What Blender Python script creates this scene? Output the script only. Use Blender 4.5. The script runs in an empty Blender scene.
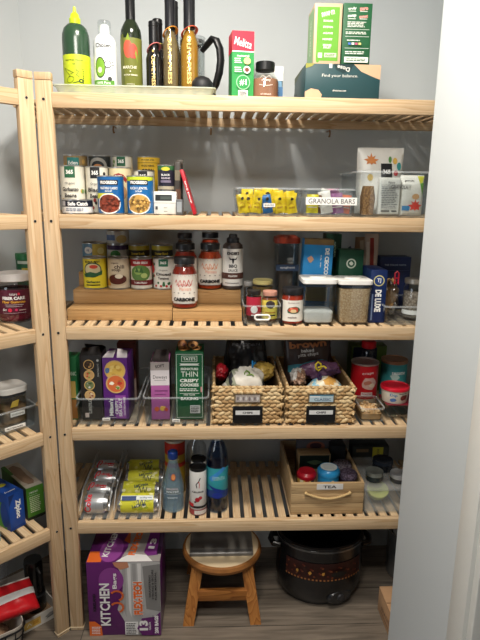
import bpy, bmesh, math, random
from mathutils import Vector, Matrix, noise
random.seed(7)
SC = bpy.context.scene
# ---------------------------------------------------------------- camera
FPX, PT, YW, RL = 548.0, 0.2271, 0.0472, 0.0133
CAM = Vector((0.449, -1.6235, 1.4751))
_F = Vector((math.sin(YW)*math.cos(PT), math.cos(YW)*math.cos(PT), -math.sin(PT)))
_R = Vector((math.cos(YW), -math.sin(YW), 0)); _U = _R.cross(_F)
RT = _R*math.cos(RL) + _U*math.sin(RL); UP = -_R*math.sin(RL) + _U*math.cos(RL)
cd = bpy.data.cameras.new('camera'); cam = bpy.data.objects.new('camera', cd); SC.collection.objects.link(cam)
cd.sensor_fit = 'VERTICAL'; cd.sensor_height = 36; cd.lens = FPX*36/640; cd.clip_start = 0.02
mw = Matrix((RT, UP, -_F)).transposed().to_4x4(); mw.translation = CAM; cam.matrix_world = mw
SC.camera = cam
# ---------------------------------------------------------------- world, lamps, exposure
W = bpy.data.worlds.new('world'); SC.world = W; W.use_nodes = True
W.node_tree.nodes['Background'].inputs[0].default_value = (0.93, 0.97, 1.0, 1)
W.node_tree.nodes['Background'].inputs[1].default_value = 0.03
def area(name, loc, target, size, sy, power, col, spread=180):
    l = bpy.data.lights.new(name, 'AREA'); l.shape = 'RECTANGLE'; l.size = size; l.size_y = sy; l.energy = power; l.color = col
    l.spread = math.radians(spread)
    o = bpy.data.objects.new(name, l); SC.collection.objects.link(o); o.location = loc
    o.rotation_euler = (Vector(target)-Vector(loc)).to_track_quat('-Z', 'Y').to_euler(); return o
area('ceiling_lamp_light', (0.42, -0.55, 2.40), (0.42, -0.55, 0), 0.24, 0.24, 19.5, (1.0, 0.93, 0.84))
area('room_lamp_light', (0.35, -1.45, 2.42), (0.4, -0.3, 1.0), 0.6, 0.4, 24, (1.0, 0.95, 0.88))
area('side_fill_light', (-1.9, -2.3, 1.5), (1.0, -0.4, 0.9), 1.0, 1.3, 11, (0.82, 0.91, 1.0))  # added bluish fill to brighten the right return wall, no window behind it
VS = SC.view_settings
VS.view_transform = 'Standard'; VS.look = 'None'; VS.exposure = 0.35; VS.gamma = 1; VS.use_curve_mapping = False
# ---------------------------------------------------------------- rays into the place
def ray(px, py): return _F*1.0 + RT*((px-240)/FPX) - UP*((py-320)/FPX)
def atz(px, py, z):
    d = ray(px, py); t = (z-CAM.z)/d.z; return CAM.x+d.x*t, CAM.y+d.y*t
def Zat(px, py, Y):
    d = ray(px, py); t = (Y-CAM.y)/d.y; return CAM.z+d.z*t
def proj(x, y, z):
    v = Vector((x, y, z))-CAM; w = v.dot(_F); return 240+FPX*v.dot(RT)/w, 320-FPX*v.dot(UP)/w
def X(px, Y, z):
    a = proj(0, Y, z)[0]; b = proj(0.5, Y, z)[0]; x = 0.5*(px-a)/(b-a)
    for _ in range(3):
        c = proj(x, Y, z)[0]; x += (px-c)*0.5/(b-a)
    return x
def fit(px0, px1, pyt, Y, z):
    """centre x, width and height of a thing whose front stands at depth Y on height z"""
    h = Zat((px0+px1)/2, pyt, Y)-z
    a, b = X(px0, Y, z+h*.5), X(px1, Y, z+h*.5)
    return (a+b)/2, b-a, h
def fitr(px0, px1, pyt, Y, z):
    """the same for a round thing: its outline is seen at the depth of its axis"""
    x, w, h = fit(px0, px1, pyt, Y, z); D2 = Y+w/2
    for _ in range(2): a, b = X(px0, D2, z+h*.5), X(px1, D2, z+h*.5); D2 = Y+(b-a)/2*.9
    return (a+b)/2, b-a, h
# ---------------------------------------------------------------- materials
def lin(c):
    c = c/255
    return c/12.92 if c <= .04045 else ((c+.055)/1.055)**2.4
def rgb(c): return (lin(c[0]), lin(c[1]), lin(c[2]), 1)
MC = {}
def mt(c, rough=.55, metal=0, spec=.4, var=.06, scale=40):
    k = ('m', c, rough, metal, spec)
    if k in MC: return MC[k]
    m = bpy.data.materials.new('paint_%d_%d_%d' % c); m.use_nodes = True; n = m.node_tree; p = n.nodes['Principled BSDF']
    tc = n.nodes.new('ShaderNodeTexCoord'); nz = n.nodes.new('ShaderNodeTexNoise'); nz.inputs['Scale'].default_value = scale
    mr = n.nodes.new('ShaderNodeMapRange'); mr.inputs[3].default_value = 1-var; mr.inputs[4].default_value = 1+var
    mx = n.nodes.new('ShaderNodeMix'); mx.data_type = 'RGBA'; mx.blend_type = 'MULTIPLY'; mx.inputs[0].default_value = 1
    n.links.new(tc.outputs['Object'], nz.inputs['Vector']); n.links.new(nz.outputs['Fac'], mr.inputs[0])
    mx.inputs[6].default_value = rgb(c); n.links.new(mr.outputs[0], mx.inputs[7]); n.links.new(mx.outputs[2], p.inputs['Base Color'])
    p.inputs['Roughness'].default_value = rough; p.inputs['Metallic'].default_value = metal; p.inputs['Specular IOR Level'].default_value = spec
    MC[k] = m; return m
def clear(c=(235, 240, 242), gloss=.10, rough=.06):
    c = tuple(int(255-(255-q)*.45) for q in c); gloss = gloss*.55 if gloss < .3 else gloss
    k = ('c', c, gloss, rough)
    if k in MC: return MC[k]
    m = bpy.data.materials.new('clear_%d_%d_%d' % c); m.use_nodes = True; n = m.node_tree; n.nodes.clear()
    o = n.nodes.new('ShaderNodeOutputMaterial'); t = n.nodes.new('ShaderNodeBsdfTransparent'); g = n.nodes.new('ShaderNodeBsdfGlossy')
    g.inputs['Roughness'].default_value = rough; t.inputs[0].default_value = rgb(c)
    f = n.nodes.new('ShaderNodeLayerWeight'); f.inputs[0].default_value = .5; pw = n.nodes.new('ShaderNodeMath'); pw.operation = 'POWER'; pw.inputs[1].default_value = 4; n.links.new(f.outputs['Facing'], pw.inputs[0])
    a = n.nodes.new('ShaderNodeMath'); a.operation = 'MULTIPLY_ADD'; a.inputs[1].default_value = .55; a.inputs[2].default_value = gloss
    x = n.nodes.new('ShaderNodeMixShader'); n.links.new(pw.outputs[0], a.inputs[0]); n.links.new(a.outputs[0], x.inputs[0])
    n.links.new(t.outputs[0], x.inputs[1]); n.links.new(g.outputs[0], x.inputs[2]); n.links.new(x.outputs[0], o.inputs[0])
    MC[k] = m; return m
def rim(c=(232, 238, 240), k=.30):
    q = ('rim', c, k)
    if q in MC: return MC[q]
    m = bpy.data.materials.new('clear_rim'); m.use_nodes = True; n = m.node_tree; p = n.nodes['Principled BSDF']; o = n.nodes['Material Output']
    p.inputs['Base Color'].default_value = rgb(c); p.inputs['Roughness'].default_value = .15; p.inputs['Specular IOR Level'].default_value = .8
    t = n.nodes.new('ShaderNodeBsdfTransparent'); x = n.nodes.new('ShaderNodeMixShader'); x.inputs[0].default_value = k
    n.links.new(t.outputs[0], x.inputs[1]); n.links.new(p.outputs[0], x.inputs[2]); n.links.new(x.outputs[0], o.inputs[0]); MC[q] = m; return m
def wood(axis='X', a=(233, 204, 165), b=(212, 174, 130), rough=.5, s=1.0, name='pine', fine=34):
    k = ('w', axis, a, b, s)
    if k in MC: return MC[k]
    m = bpy.data.materials.new(name+'_wood'); m.use_nodes = True; n = m.node_tree; p = n.nodes['Principled BSDF']
    tc = n.nodes.new('ShaderNodeTexCoord'); oi = n.nodes.new('ShaderNodeObjectInfo')
    mp = n.nodes.new('ShaderNodeMapping'); sc = [fine*s]*3; sc['XYZ'.index(axis)] = 1.6*s; mp.inputs['Scale'].default_value = sc
    ad = n.nodes.new('ShaderNodeVectorMath'); ad.operation = 'ADD'; ml = n.nodes.new('ShaderNodeMath'); ml.operation = 'MULTIPLY'; ml.inputs[1].default_value = 37
    n.links.new(oi.outputs['Random'], ml.inputs[0]); n.links.new(tc.outputs['Object'], mp.inputs[0]); n.links.new(mp.outputs[0], ad.inputs[0]); n.links.new(ml.outputs[0], ad.inputs[1])
    nz = n.nodes.new('ShaderNodeTexNoise'); nz.inputs['Scale'].default_value = .55; nz.inputs['Detail'].default_value = 2; nz.inputs['Distortion'].default_value = .4
    n.links.new(ad.outputs[0], nz.inputs['Vector'])
    m2 = n.nodes.new('ShaderNodeMath'); m2.operation = 'MULTIPLY'; m2.inputs[1].default_value = 13; sn = n.nodes.new('ShaderNodeMath'); sn.operation = 'FRACT'
    n.links.new(nz.outputs['Fac'], m2.inputs[0]); n.links.new(m2.outputs[0], sn.inputs[0])
    n2 = n.nodes.new('ShaderNodeTexNoise'); n2.inputs['Scale'].default_value = 6; n2.inputs['Detail'].default_value = 4; n.links.new(ad.outputs[0], n2.inputs['Vector'])
    cr = n.nodes.new('ShaderNodeValToRGB'); e = cr.color_ramp.elements
    e[0].position = 0; e[0].color = rgb(a); e[1].position = 1; e[1].color = rgb(a)
    q = cr.color_ramp.elements.new(.72); q.color = rgb(tuple((i+j)//2 for i, j in zip(a, b))); q = cr.color_ramp.elements.new(.93); q.color = rgb(b)
    n.links.new(sn.outputs[0], cr.inputs[0])
    mx = n.nodes.new('ShaderNodeMix'); mx.data_type = 'RGBA'; mx.blend_type = 'MULTIPLY'; mx.inputs[0].default_value = .35
    n.links.new(cr.outputs[0], mx.inputs[6]); n.links.new(n2.outputs['Fac'], mx.inputs[7])
    mr = n.nodes.new('ShaderNodeMix'); mr.data_type = 'RGBA'; mr.inputs[0].default_value = .0
    n.links.new(mx.outputs[2], p.inputs['Base Color']); p.inputs['Roughness'].default_value = rough; p.inputs['Specular IOR Level'].default_value = .3
    MC[k] = m; return m
def speck(c1, c2, scale=200, rough=.8, name='grain'):
    k = ('s', c1, c2, scale)
    if k in MC: return MC[k]
    m = bpy.data.materials.new(name); m.use_nodes = True; n = m.node_tree; p = n.nodes['Principled BSDF']
    tc = n.nodes.new('ShaderNodeTexCoord'); v = n.nodes.new('ShaderNodeTexVoronoi'); v.inputs['Scale'].default_value = scale
    cr = n.nodes.new('ShaderNodeValToRGB'); e = cr.color_ramp.elements; e[0].color = rgb(c1); e[1].color = rgb(c2); e[1].position = .7
    n.links.new(tc.outputs['Object'], v.inputs['Vector']); n.links.new(v.outputs['Distance'], cr.inputs[0]); n.links.new(cr.outputs[0], p.inputs['Base Color'])
    b = n.nodes.new('ShaderNodeBump'); b.inputs['Strength'].default_value = .5; b.inputs['Distance'].default_value = .002; n.links.new(v.outputs['Distance'], b.inputs['Height']); n.links.new(b.outputs[0], p.inputs['Normal'])
    p.inputs['Roughness'].default_value = rough; MC[k] = m; return m
WHT = (236, 234, 228); BLK = (16, 16, 18); white = mt(WHT, .45); black = mt(BLK, .4); steel = mt((190, 190, 188), .3, .9)
# ---------------------------------------------------------------- text outlines
TX = {}
def text2d(s, bold=0.0):
    k = (s, bold)
    if k in TX: return TX[k]
    c = bpy.data.curves.new('t', 'FONT'); c.body = s; c.size = 1; c.resolution_u = 2; c.offset = bold; c.align_x = 'CENTER'; c.space_line = .9
    o = bpy.data.objects.new('t', c); me = bpy.data.meshes.new_from_object(o)
    vs = [(v.co.x, v.co.y) for v in me.vertices]; fs = [tuple(f.vertices) for f in me.polygons]
    x0, x1 = min(v[0] for v in vs), max(v[0] for v in vs); y0, y1 = min(v[1] for v in vs), max(v[1] for v in vs)
    h = y1-y0; vs = [((x-(x0+x1)/2)/h, (y-(y0+y1)/2)/h) for x, y in vs]
    bpy.data.objects.remove(o); bpy.data.curves.remove(c); bpy.data.meshes.remove(me)
    TX[k] = (vs, fs, (x1-x0)/h); return TX[k]
# ---------------------------------------------------------------- mesh builder
def rrect(w, d, r, n=4):
    r = min(r, w/2-1e-5, d/2-1e-5); P = []
    for cx, cy, a0 in ((w/2-r, d/2-r, 0), (-w/2+r, d/2-r, 90), (-w/2+r, -d/2+r, 180), (w/2-r, -d/2+r, 270)):
        for i in range(n+1):
            a = math.radians(a0+90*i/n); P.append((cx+r*math.cos(a), cy+r*math.sin(a)))
    return P
class M:
    def __init__(s): s.bm = bmesh.new(); s.mats = []
    def mi(s, m):
        if m not in s.mats: s.mats.append(m)
        return s.mats.index(m)
    def face(s, vs, mi):
        try: f = s.bm.faces.new(vs); f.material_index = mi; return f
        except ValueError: return None
    def box(s, m, x0, x1, y0, y1, z0, z1, bev=0, mtx=None):
        i = s.mi(m); t = bmesh.new(); bmesh.ops.create_cube(t, size=1)
        for v in t.verts: v.co = Vector(((x0+x1)/2+v.co.x*(x1-x0), (y0+y1)/2+v.co.y*(y1-y0), (z0+z1)/2+v.co.z*(z1-z0)))
        if bev: bmesh.ops.bevel(t, geom=t.edges[:], offset=bev, segments=2, affect='EDGES', profile=.5)
        s.merge(t, i, mtx); return s
    def merge(s, t, i, mtx=None):
        vm = {v: s.bm.verts.new(mtx @ v.co if mtx else v.co) for v in t.verts}
        for f in t.faces: s.face([vm[v] for v in f.verts], i)
        t.free()
    def rings(s, m, R, c0=True, c1=True, loop=False, mats=None):
        i = s.mi(m); V = [[s.bm.verts.new(p) for p in r] for r in R]; n = len(R[0])
        for k in range(len(V)-1 + (1 if loop else 0)):
            a, b = V[k], V[(k+1) % len(V)]; ii = s.mi(mats[k]) if mats else i
            for j in range(n): s.face((a[j], a[(j+1) % n], b[(j+1) % n], b[j]), ii)
        if c0 and not loop: s.face(V[0][::-1], s.mi(mats[0]) if mats else i)
        if c1 and not loop: s.face(V[-1], s.mi(mats[-1]) if mats else i)
        return s
    def lathe(s, m, prof, n=32, c=(0, 0, 0), mats=None, c0=True, c1=True, sx=1, sy=1, mtx=None):
        R = [[Vector((c[0]+max(r, .0002)*sx*math.cos(2*math.pi*j/n), c[1]+max(r, .0002)*sy*math.sin(2*math.pi*j/n), c[2]+z)) for j in range(n)] for r, z in prof]
        if mtx: R = [[mtx @ p for p in r] for r in R]
        return s.rings(m, R, c0, c1, mats=mats)
    def loft(s, m, L, n=4, c=(0, 0), c0=True, c1=True, mats=None, loop=False):
        """L: (w, d, corner radius, z[, dx, dy])"""
        R = []
        for q in L:
            dx, dy = (q[4], q[5]) if len(q) > 4 else (0, 0)
            R.append([Vector((c[0]+dx+x, c[1]+dy+y, q[3])) for x, y in rrect(q[0], q[1], q[2], n)])
        return s.rings(m, R, c0, c1, mats=mats, loop=loop)
    def tube(s, m, P, r, n=8, closed=False, flat=1.0):
        P = [Vector(p) for p in P]; N = len(P); R = []; up = Vector((0, 0, 1)); prev = None
        for k in range(N):
            d = (P[(k+1) % N]-P[k-1]) if closed else (P[min(k+1, N-1)]-P[max(k-1, 0)])
            d.normalize()
            if prev is None: a = d.cross(up if abs(d.z) < .9 else Vector((1, 0, 0))).normalized()
            else: a = (prev-d*prev.dot(d)).normalized()
            prev = a; b = d.cross(a); rr = r[k] if isinstance(r, (list, tuple)) else r
            R.append([P[k]+a*rr*math.cos(2*math.pi*j/n)+b*rr*flat*math.sin(2*math.pi*j/n) for j in range(n)])
        return s.rings(m, R, loop=closed)
    def sph(s, m, c, r, seg=12, rot=None):
        if not isinstance(r, (tuple, list)): r = (r, r, r)
        t = bmesh.new(); bmesh.ops.create_uvsphere(t, u_segments=seg, v_segments=max(6, seg*2//3), radius=1)
        q = Matrix.Translation(c) @ (rot if rot else Matrix.Identity(4)) @ Matrix.Diagonal((*r, 1)); s.merge(t, s.mi(m), q); return s
    def poly(s, m, P): s.face([s.bm.verts.new(p) for p in P], s.mi(m)); return s
    def sheet(s, m, P, th):
        """closed solid between an outline P (list of 3D points) and the same pushed by vector th"""
        th = Vector(th); A = [s.bm.verts.new(p) for p in P]; B = [s.bm.verts.new(Vector(p)+th) for p in P]; i = s.mi(m); n = len(P)
        s.face(A[::-1], i); s.face(B, i)
        for j in range(n): s.face((A[j], A[(j+1) % n], B[(j+1) % n], B[j]), i)
        return s
    def decal(s, items, fn, su=None, sv=None, o0=.0004):
        for k, it in enumerate(items):
            t = bmesh.new(); kind = it[0]; off = o0+.00012*k
            if kind == 'r':
                _, u0, v0, u1, v1, m = it; t.faces.new([t.verts.new((a, b, 0)) for a, b in ((u0, v0), (u1, v0), (u1, v1), (u0, v1))])
            elif kind == 'e':
                _, cu, cv, ru, rv, m = it; n = 24; t.faces.new([t.verts.new((cu+ru*math.cos(2*math.pi*a/n), cv+rv*math.sin(2*math.pi*a/n), 0)) for a in range(n)])
            elif kind == 'p':
                _, P, m = it; t.faces.new([t.verts.new((a, b, 0)) for a, b in P])
            elif kind == 'l':
                _, P, wd, m = it
                for (a, b), (c, d) in zip(P, P[1:]):
                    L = math.hypot(c-a, d-b) or 1e-6; nx, ny = -(d-b)/L*wd/2, (c-a)/L*wd/2
                    t.faces.new([t.verts.new(q) for q in ((a+nx, b+ny, 0), (a-nx, b-ny, 0), (c-nx, d-ny, 0), (c+nx, d+ny, 0))])
            elif kind == 't':
                _, txt, cu, cv, h, m = it[:6]; wd = it[6] if len(it) > 6 else None; rot = it[7] if len(it) > 7 else 0; bold = it[8] if len(it) > 8 else .02
                vs, fs, asp = text2d(txt, bold); sx = (wd/asp) if wd else h; ca, sa = math.cos(math.radians(rot)), math.sin(math.radians(rot))
                V = [t.verts.new((cu+x*sx*ca-y*h*sa, cv+x*sx*sa+y*h*ca, 0)) for x, y in vs]
                for f in fs:
                    try: t.faces.new([V[q] for q in f])
                    except ValueError: pass
            if (su or sv):
                for ax, st in ((0, su), (1, sv)):
                    if not st or not t.verts: continue
                    lo, hi = min(v.co[ax] for v in t.verts), max(v.co[ax] for v in t.verts)
                    q = math.ceil(lo/st+1e-6)
                    while q*st < hi-1e-6:
                        co = Vector((0, 0, 0)); co[ax] = q*st; no = Vector((0, 0, 0)); no[ax] = 1
                        bmesh.ops.bisect_plane(t, geom=t.verts[:]+t.edges[:]+t.faces[:], plane_co=co, plane_no=no, dist=1e-6); q += 1
            i = s.mi(m); vm = {v: s.bm.verts.new(fn(v.co.x, v.co.y, off)) for v in t.verts}
            for f in t.faces: s.face([vm[v] for v in f.verts], i)
            t.free()
        return s
    def done(s, name, parent=None, loc=None, rz=0, smooth=35):
        bmesh.ops.recalc_face_normals(s.bm, faces=s.bm.faces) if len(s.bm.faces) < 60000 else None
        me = bpy.data.meshes.new(name); s.bm.to_mesh(me); s.bm.free()
        for m in s.mats: me.materials.append(m)
        if smooth:
            me.polygons.foreach_set('use_smooth', [True]*len(me.polygons)); me.set_sharp_from_angle(angle=math.radians(smooth))
        o = bpy.data.objects.new(name, me); SC.collection.objects.link(o); o.parent = parent
        if loc: o.location = loc
        o.rotation_euler.z = rz; return o
def tag(o, label=None, cat=None, group=None, kind=None):
    for k, v in (('label', label), ('category', cat), ('group', group), ('kind', kind)):
        if v: o[k] = v
    return o
def thing(name, label, cat, loc, rz=0, group=None):
    o = bpy.data.objects.new(name, None); o.empty_display_size = .03; SC.collection.objects.link(o); o.location = loc; o.rotation_euler.z = rz
    return tag(o, label, cat, group)
def struct(m, name, **k): return tag(m.done(name, **k), kind='structure')
# surfaces for decals
def fr(y): return lambda u, v, o: Vector((u, y-o, v))
def lf(x): return lambda u, v, o: Vector((x-o, -u, v))
def rt(x): return lambda u, v, o: Vector((x+o, u, v))
def tp(z): return lambda u, v, o: Vector((u, v, z+o))
def cy(r, c=(0, 0)): return lambda u, v, o: Vector((c[0]+(r+o)*math.sin(u/r), c[1]-(r+o)*math.cos(u/r), v))
def blot(cu, cv, ru, rv, m, k=9, seed=0, j=.3):
    rnd = random.Random(seed); return ('p', [(cu+ru*(1-j*rnd.random())*math.cos(2*math.pi*a/k), cv+rv*(1-j*rnd.random())*math.sin(2*math.pi*a/k)) for a in range(k)], m)
def lines(cu, cv, w, h, n, m, seed=1):
    """small print: n rows of fine dashes"""
    rnd = random.Random(seed); out = []; dh = h/n
    for i in range(n):
        y = cv+h/2-dh*(i+.5); x = cu-w/2; ex = cu+w/2*(.6+.4*rnd.random())
        while x < ex:
            l = min(ex-x, w*(.08+.14*rnd.random())); out.append(('r', x, y-dh*.25, x+l, y+dh*.25, m)); x += l+w*.03
    return out
# ================================================================ the setting
D = 0.42; WY = 0.437; ZS = (1.7403, 1.4104, 1.0778, .7476, .4152); Z1, Z2, Z3, Z4, Z5 = ZS; RZL = math.radians(44.6); HP = 1.79
def wallmat(c, name):
    m = mt(c, .6, 0, .3, .015, 3); return m
wallc = wallmat((196, 202, 204), 'wall'); trimc = mt((226, 226, 220), .4, 0, .4, .015)
U = Vector((-math.cos(RZL), -math.sin(RZL), 0)); CX = -.212
m = M(); m.box(wallc, CX, 1.25, WY, WY+.1, 0, 2.44); struct(m, 'wall_back')
m = M(); P = [(CX, WY, 0), (CX+U.x*2.2, WY+U.y*2.2, 0), (CX+U.x*2.2-.08, WY+U.y*2.2+.07, 0), (CX-.08, WY+.1, 0)]
m.sheet(wallc, P, (0, 0, 2.44)); struct(m, 'wall_left')
m = M(); m.box(wallc, 1.25, 1.35, -.19, WY+.1, 0, 2.44); struct(m, 'wall_right')
m = M(); m.box(wallc, .997, 1.35, -.56, -.19, 0, 2.44); struct(m, 'wall_right_return')
m = M(); m.box(trimc, .993, 1.35, -.63, -.56, 0, 2.44, .002); m.box(trimc, 1.001, 1.13, -.655, -.63, 0, 2.44, .004); struct(m, 'trim_1')
# floor: grey brown planks
fm = bpy.data.materials.new('vinyl_planks'); fm.use_nodes = True; n = fm.node_tree; p = n.nodes['Principled BSDF']
tc = n.nodes.new('ShaderNodeTexCoord'); br = n.nodes.new('ShaderNodeTexBrick'); br.inputs['Scale'].default_value = 1; br.inputs['Brick Width'].default_value = 1.2; br.inputs['Row Height'].default_value = .18
br.inputs['Mortar Size'].default_value = .0015; br.inputs['Color1'].default_value = rgb((132, 120, 106)); br.inputs['Color2'].default_value = rgb((108, 98, 87)); br.inputs['Mortar'].default_value = rgb((60, 54, 48))
mp = n.nodes.new('ShaderNodeMapping'); mp.inputs['Scale'].default_value = (3, 40, 1); mp.inputs['Location'].default_value = (0, .05, 0)
nz = n.nodes.new('ShaderNodeTexNoise'); nz.inputs['Scale'].default_value = 1.6; nz.inputs['Detail'].default_value = 5; nz.inputs['Distortion'].default_value = .6
mr = n.nodes.new('ShaderNodeMapRange'); mr.inputs[1].default_value = .3; mr.inputs[2].default_value = .7; mr.inputs[3].default_value = .5; mr.inputs[4].default_value = 1.1
mx = n.nodes.new('ShaderNodeMix'); mx.data_type = 'RGBA'; mx.blend_type = 'MULTIPLY'; mx.inputs[0].default_value = 1
n.links.new(tc.outputs['Object'], br.inputs['Vector']); n.links.new(tc.outputs['Object'], mp.inputs[0]); n.links.new(mp.outputs[0], nz.inputs['Vector']); n.links.new(nz.outputs['Fac'], mr.inputs[0])
n.links.new(br.outputs['Color'], mx.inputs[6]); n.links.new(mr.outputs[0], mx.inputs[7]); n.links.new(mx.outputs[2], p.inputs['Base Color']); p.inputs['Roughness'].default_value = .5
m = M(); m.box(fm, -2.6, 2.4, -4.2, WY+.1, -.05, 0); struct(m, 'floor')
m = M(); m.box(mt((225, 225, 222), .8), -2.6, 2.4, -4.2, WY+.1, 2.44, 2.5); struct(m, 'ceiling')
# ---------------------------------------------------------------- shelving
PX_, PY_, PZ_ = wood('X'), wood('Y', (228, 200, 160), (206, 170, 128)), wood('Z', (231, 202, 163), (212, 174, 132))
dark = mt((30, 26, 24), .6)
RT_ = .0415
def shelf(root, x0, x1, z, pitch=.0385, sw=.0252, xl=None):
    s = M(); k = 0; x = x0+.012
    if xl is not None:
        while x-pitch > xl: x -= pitch
    else: xl = x0
    while x+sw < x1: s.box(PY_, x, x+sw, .019+(max(0, -x)*1.1 if xl < x0 else 0), D-.006, z-.0125, z-.0012, .0012); x += pitch
    o = s.done('shelf', root)
    r = M(); r.box(PX_, x0, x1, 0, .0185, z-RT_, z-.0008, .0025); r.done('front_rail', o)
    r = M(); r.box(PX_, xl+.01, x1, D-.045, D-.027, z-RT_, z-.013, .0015); r.done('back_rail', o)
    return o
def post(root, x0):
    s = M(); s.box(PZ_, x0, x0+.044, 0, .022, .012, HP-.0205, .0024); o = s.done('post', root)
    s = M(); s.box(PZ_, x0-.0006, x0+.0446, -.0006, .0226, HP-.020, HP, .0022); s.done('post_cap', o)
    s = M(); s.box(mt((225, 205, 170), .5), x0-.001, x0+.045, -.001, .023, .009, .0125); s.box(PZ_, x0+.001, x0+.043, .001, .021, 0, .009); s.done('post_foot', o)
    for z in ZS:
        s = M(); s.lathe(steel, [(.0012, .0), (.0042, .0), (.0042, .0008), (.0008, .0008)], 14, mtx=Matrix.Translation((x0+.022, -.0002, z-.02)) @ Matrix.Rotation(math.radians(90), 4, 'X'))
        s.lathe(dark, [(.0036, .0008), (.0036, .0012), (.0005, .0012)], 12, mtx=Matrix.Translation((x0+.022, -.0002, z-.02)) @ Matrix.Rotation(math.radians(90), 4, 'X'))
        s.done('screw', o)
root = thing('shelving_unit', 'pale pine slatted shelving of five long shelves fixed across the back wall', 'shelving', (0, 0, 0))
post(root, -.044)
for z in ZS: shelf(root, 0, 1.24, z, xl=-.19)
for px in (115, 211, 328):
    x = X(px, D, Z1-.05); s = M()
    s.tube(mt((150, 120, 90), .4, .6), [(x, WY-.001, Z1-.045), (x, D-.03, Z1-.046), (x, D-.036, Z1-.056), (x, D-.03, Z1-.066), (x, D-.016, Z1-.064)], .003)
    s.done('wall_hook', root)
lroot = thing('shelving_unit', 'pale pine slatted shelving angled along the left wall, partly out of frame', 'shelving', (-.0468, -.0022, 0), RZL)
post(lroot, -.044)
post(lroot, -.944)
for z in ZS: shelf(lroot, -.9, -.044, z)
# ================================================================ builders of pantry goods
ink = mt((40, 38, 40), .6)
def can(label, group, px0, px1, pyt, Y, z, col, items=None, rz=0, metal=steel, box=None, name='food_can', cat='can', edge=.004, lidcol=None):
    if box: x, w, h = box
    else: x, w, h = fitr(px0, px1, pyt, Y, z)
    r = w/2
    t = thing(name, label, cat, (x, Y+r, z), rz, group)
    m = M(); m.lathe(metal, [(r-.004, 0), (r-.0008, 0), (r, .001), (r, .003), (r-.0016, .0045), (r-.0016, h-.0045), (r, h-.003), (r, h-.001), (r-.001, h), (r-.0028, h), (r-.0034, h-.003), (r*.8, h-.003), (r*.78, h-.0036), (r*.4, h-.0036)], 36); m.done('can_body', t)
    m = M(); b = mt(col, .35, 0, .5); m.lathe(b, [(r-.001, edge), (r-.0008, edge), (r-.0008, h-edge), (r-.001, h-edge)], 36, c0=False, c1=False)
    if items: m.decal(items(r, h), cy(r-.0008), su=.004)
    m.done('paper_label', t); return t
def at_row(px0, px1, pyt, Y, z): return fit(px0, px1, pyt, Y, z)
def carton(name, label, cat, loc, w, d, h, col, front=None, left=None, right=None, top=None, rz=0, group=None, bev=.0015, rough=.45, tilt=None, extra=None, colt=None):
    m = M(); b = mt(col, rough, 0, .4); m.box(b, -w/2, w/2, 0, d, 0, h, bev)
    if colt: m.decal([('r', -w/2+.001, .001, w/2-.001, d-.001, mt(colt, rough))], tp(h), o0=.0002)
    if front: m.decal(front(w, h), fr(0))
    if left: m.decal(left(d, h), lf(-w/2))           # u runs 0 at the front to -d at the back
    if right: m.decal(right(d, h), rt(w/2))
    if top: m.decal(top(w, d), tp(h))
    if extra: extra(m, w, d, h)
    o = m.done(name, None, loc, rz); tag(o, label, cat, group)
    if tilt: o.rotation_euler = (tilt[0], tilt[1], rz)
    return o
def bin_(label, loc, w, d, h, rz=0, group='clear storage bins', tape=None, handle=None, name='storage_bin', th=.0022, taper=.93, col=(232, 238, 240), front_low=None, step=True):
    """clear open topped tub, front at y=0"""
    t = thing(name, label, 'bin', loc, rz, group); g = clear(col, .14); m = M(); c = (0, d/2); a = taper; b = a+(1-a)*.65
    L = [(w*a-.01, d*a-.01, .008, 0), (w*a, d*a, .01, .004), (w*b, d*b, .012, h*.66)]
    if step: L += [(w*b+.006, d*b+.006, .013, h*.68)]
    L += [(w-.004, d-.004, .014, h-.006), (w, d, .015, h-.005), (w, d, .015, h), (w-.008, d-.008, .012, h)]
    if step: L += [(w*b+.001, d*b+.001, .012, h*.68+.001)]
    L += [(w*b-.006, d*b-.006, .01, h*.66), (w*a-.006, d*a-.006, .008, .006), (w*a-.02, d*a-.02, .006, .0035)]
    rm = rim(); K = len(L); ms = [g]*(K-1); j = 3+(1 if step else 0)  # whitish lip and edges paint in the highlights of the clear plastic
    for q in range(j, j+3): ms[q] = rm
    if step: ms[2] = rm
    ms[0] = rm; m.loft(g, L, c=c, mats=ms); m.done('tub', t)
    if tape:
        txt, u, v, tw, thh = tape; m = M(); m.box(white, u-tw/2, u+tw/2, -.0012+d*(1-a)*0, .0004, v-thh/2, v+thh/2)
        m.decal([('t', txt, u, v, thh*.52, ink, tw*.84)], fr(-.0012)); m.done('name_tape', t)
    if handle:
        u, v, hw, hh = handle; m = M(); P = []
        for sx, a0 in ((1, -90), (-1, 90)):
            for i in range(9):
                q = math.radians(a0+180*i/8); P.append((u+sx*(hw/2-hh/2)+hh/2*math.cos(q), -.003, v+hh/2*math.sin(q)))
        m.tube(white, P, .003, 8, closed=True); m.done('handle', t)
    return t
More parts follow.
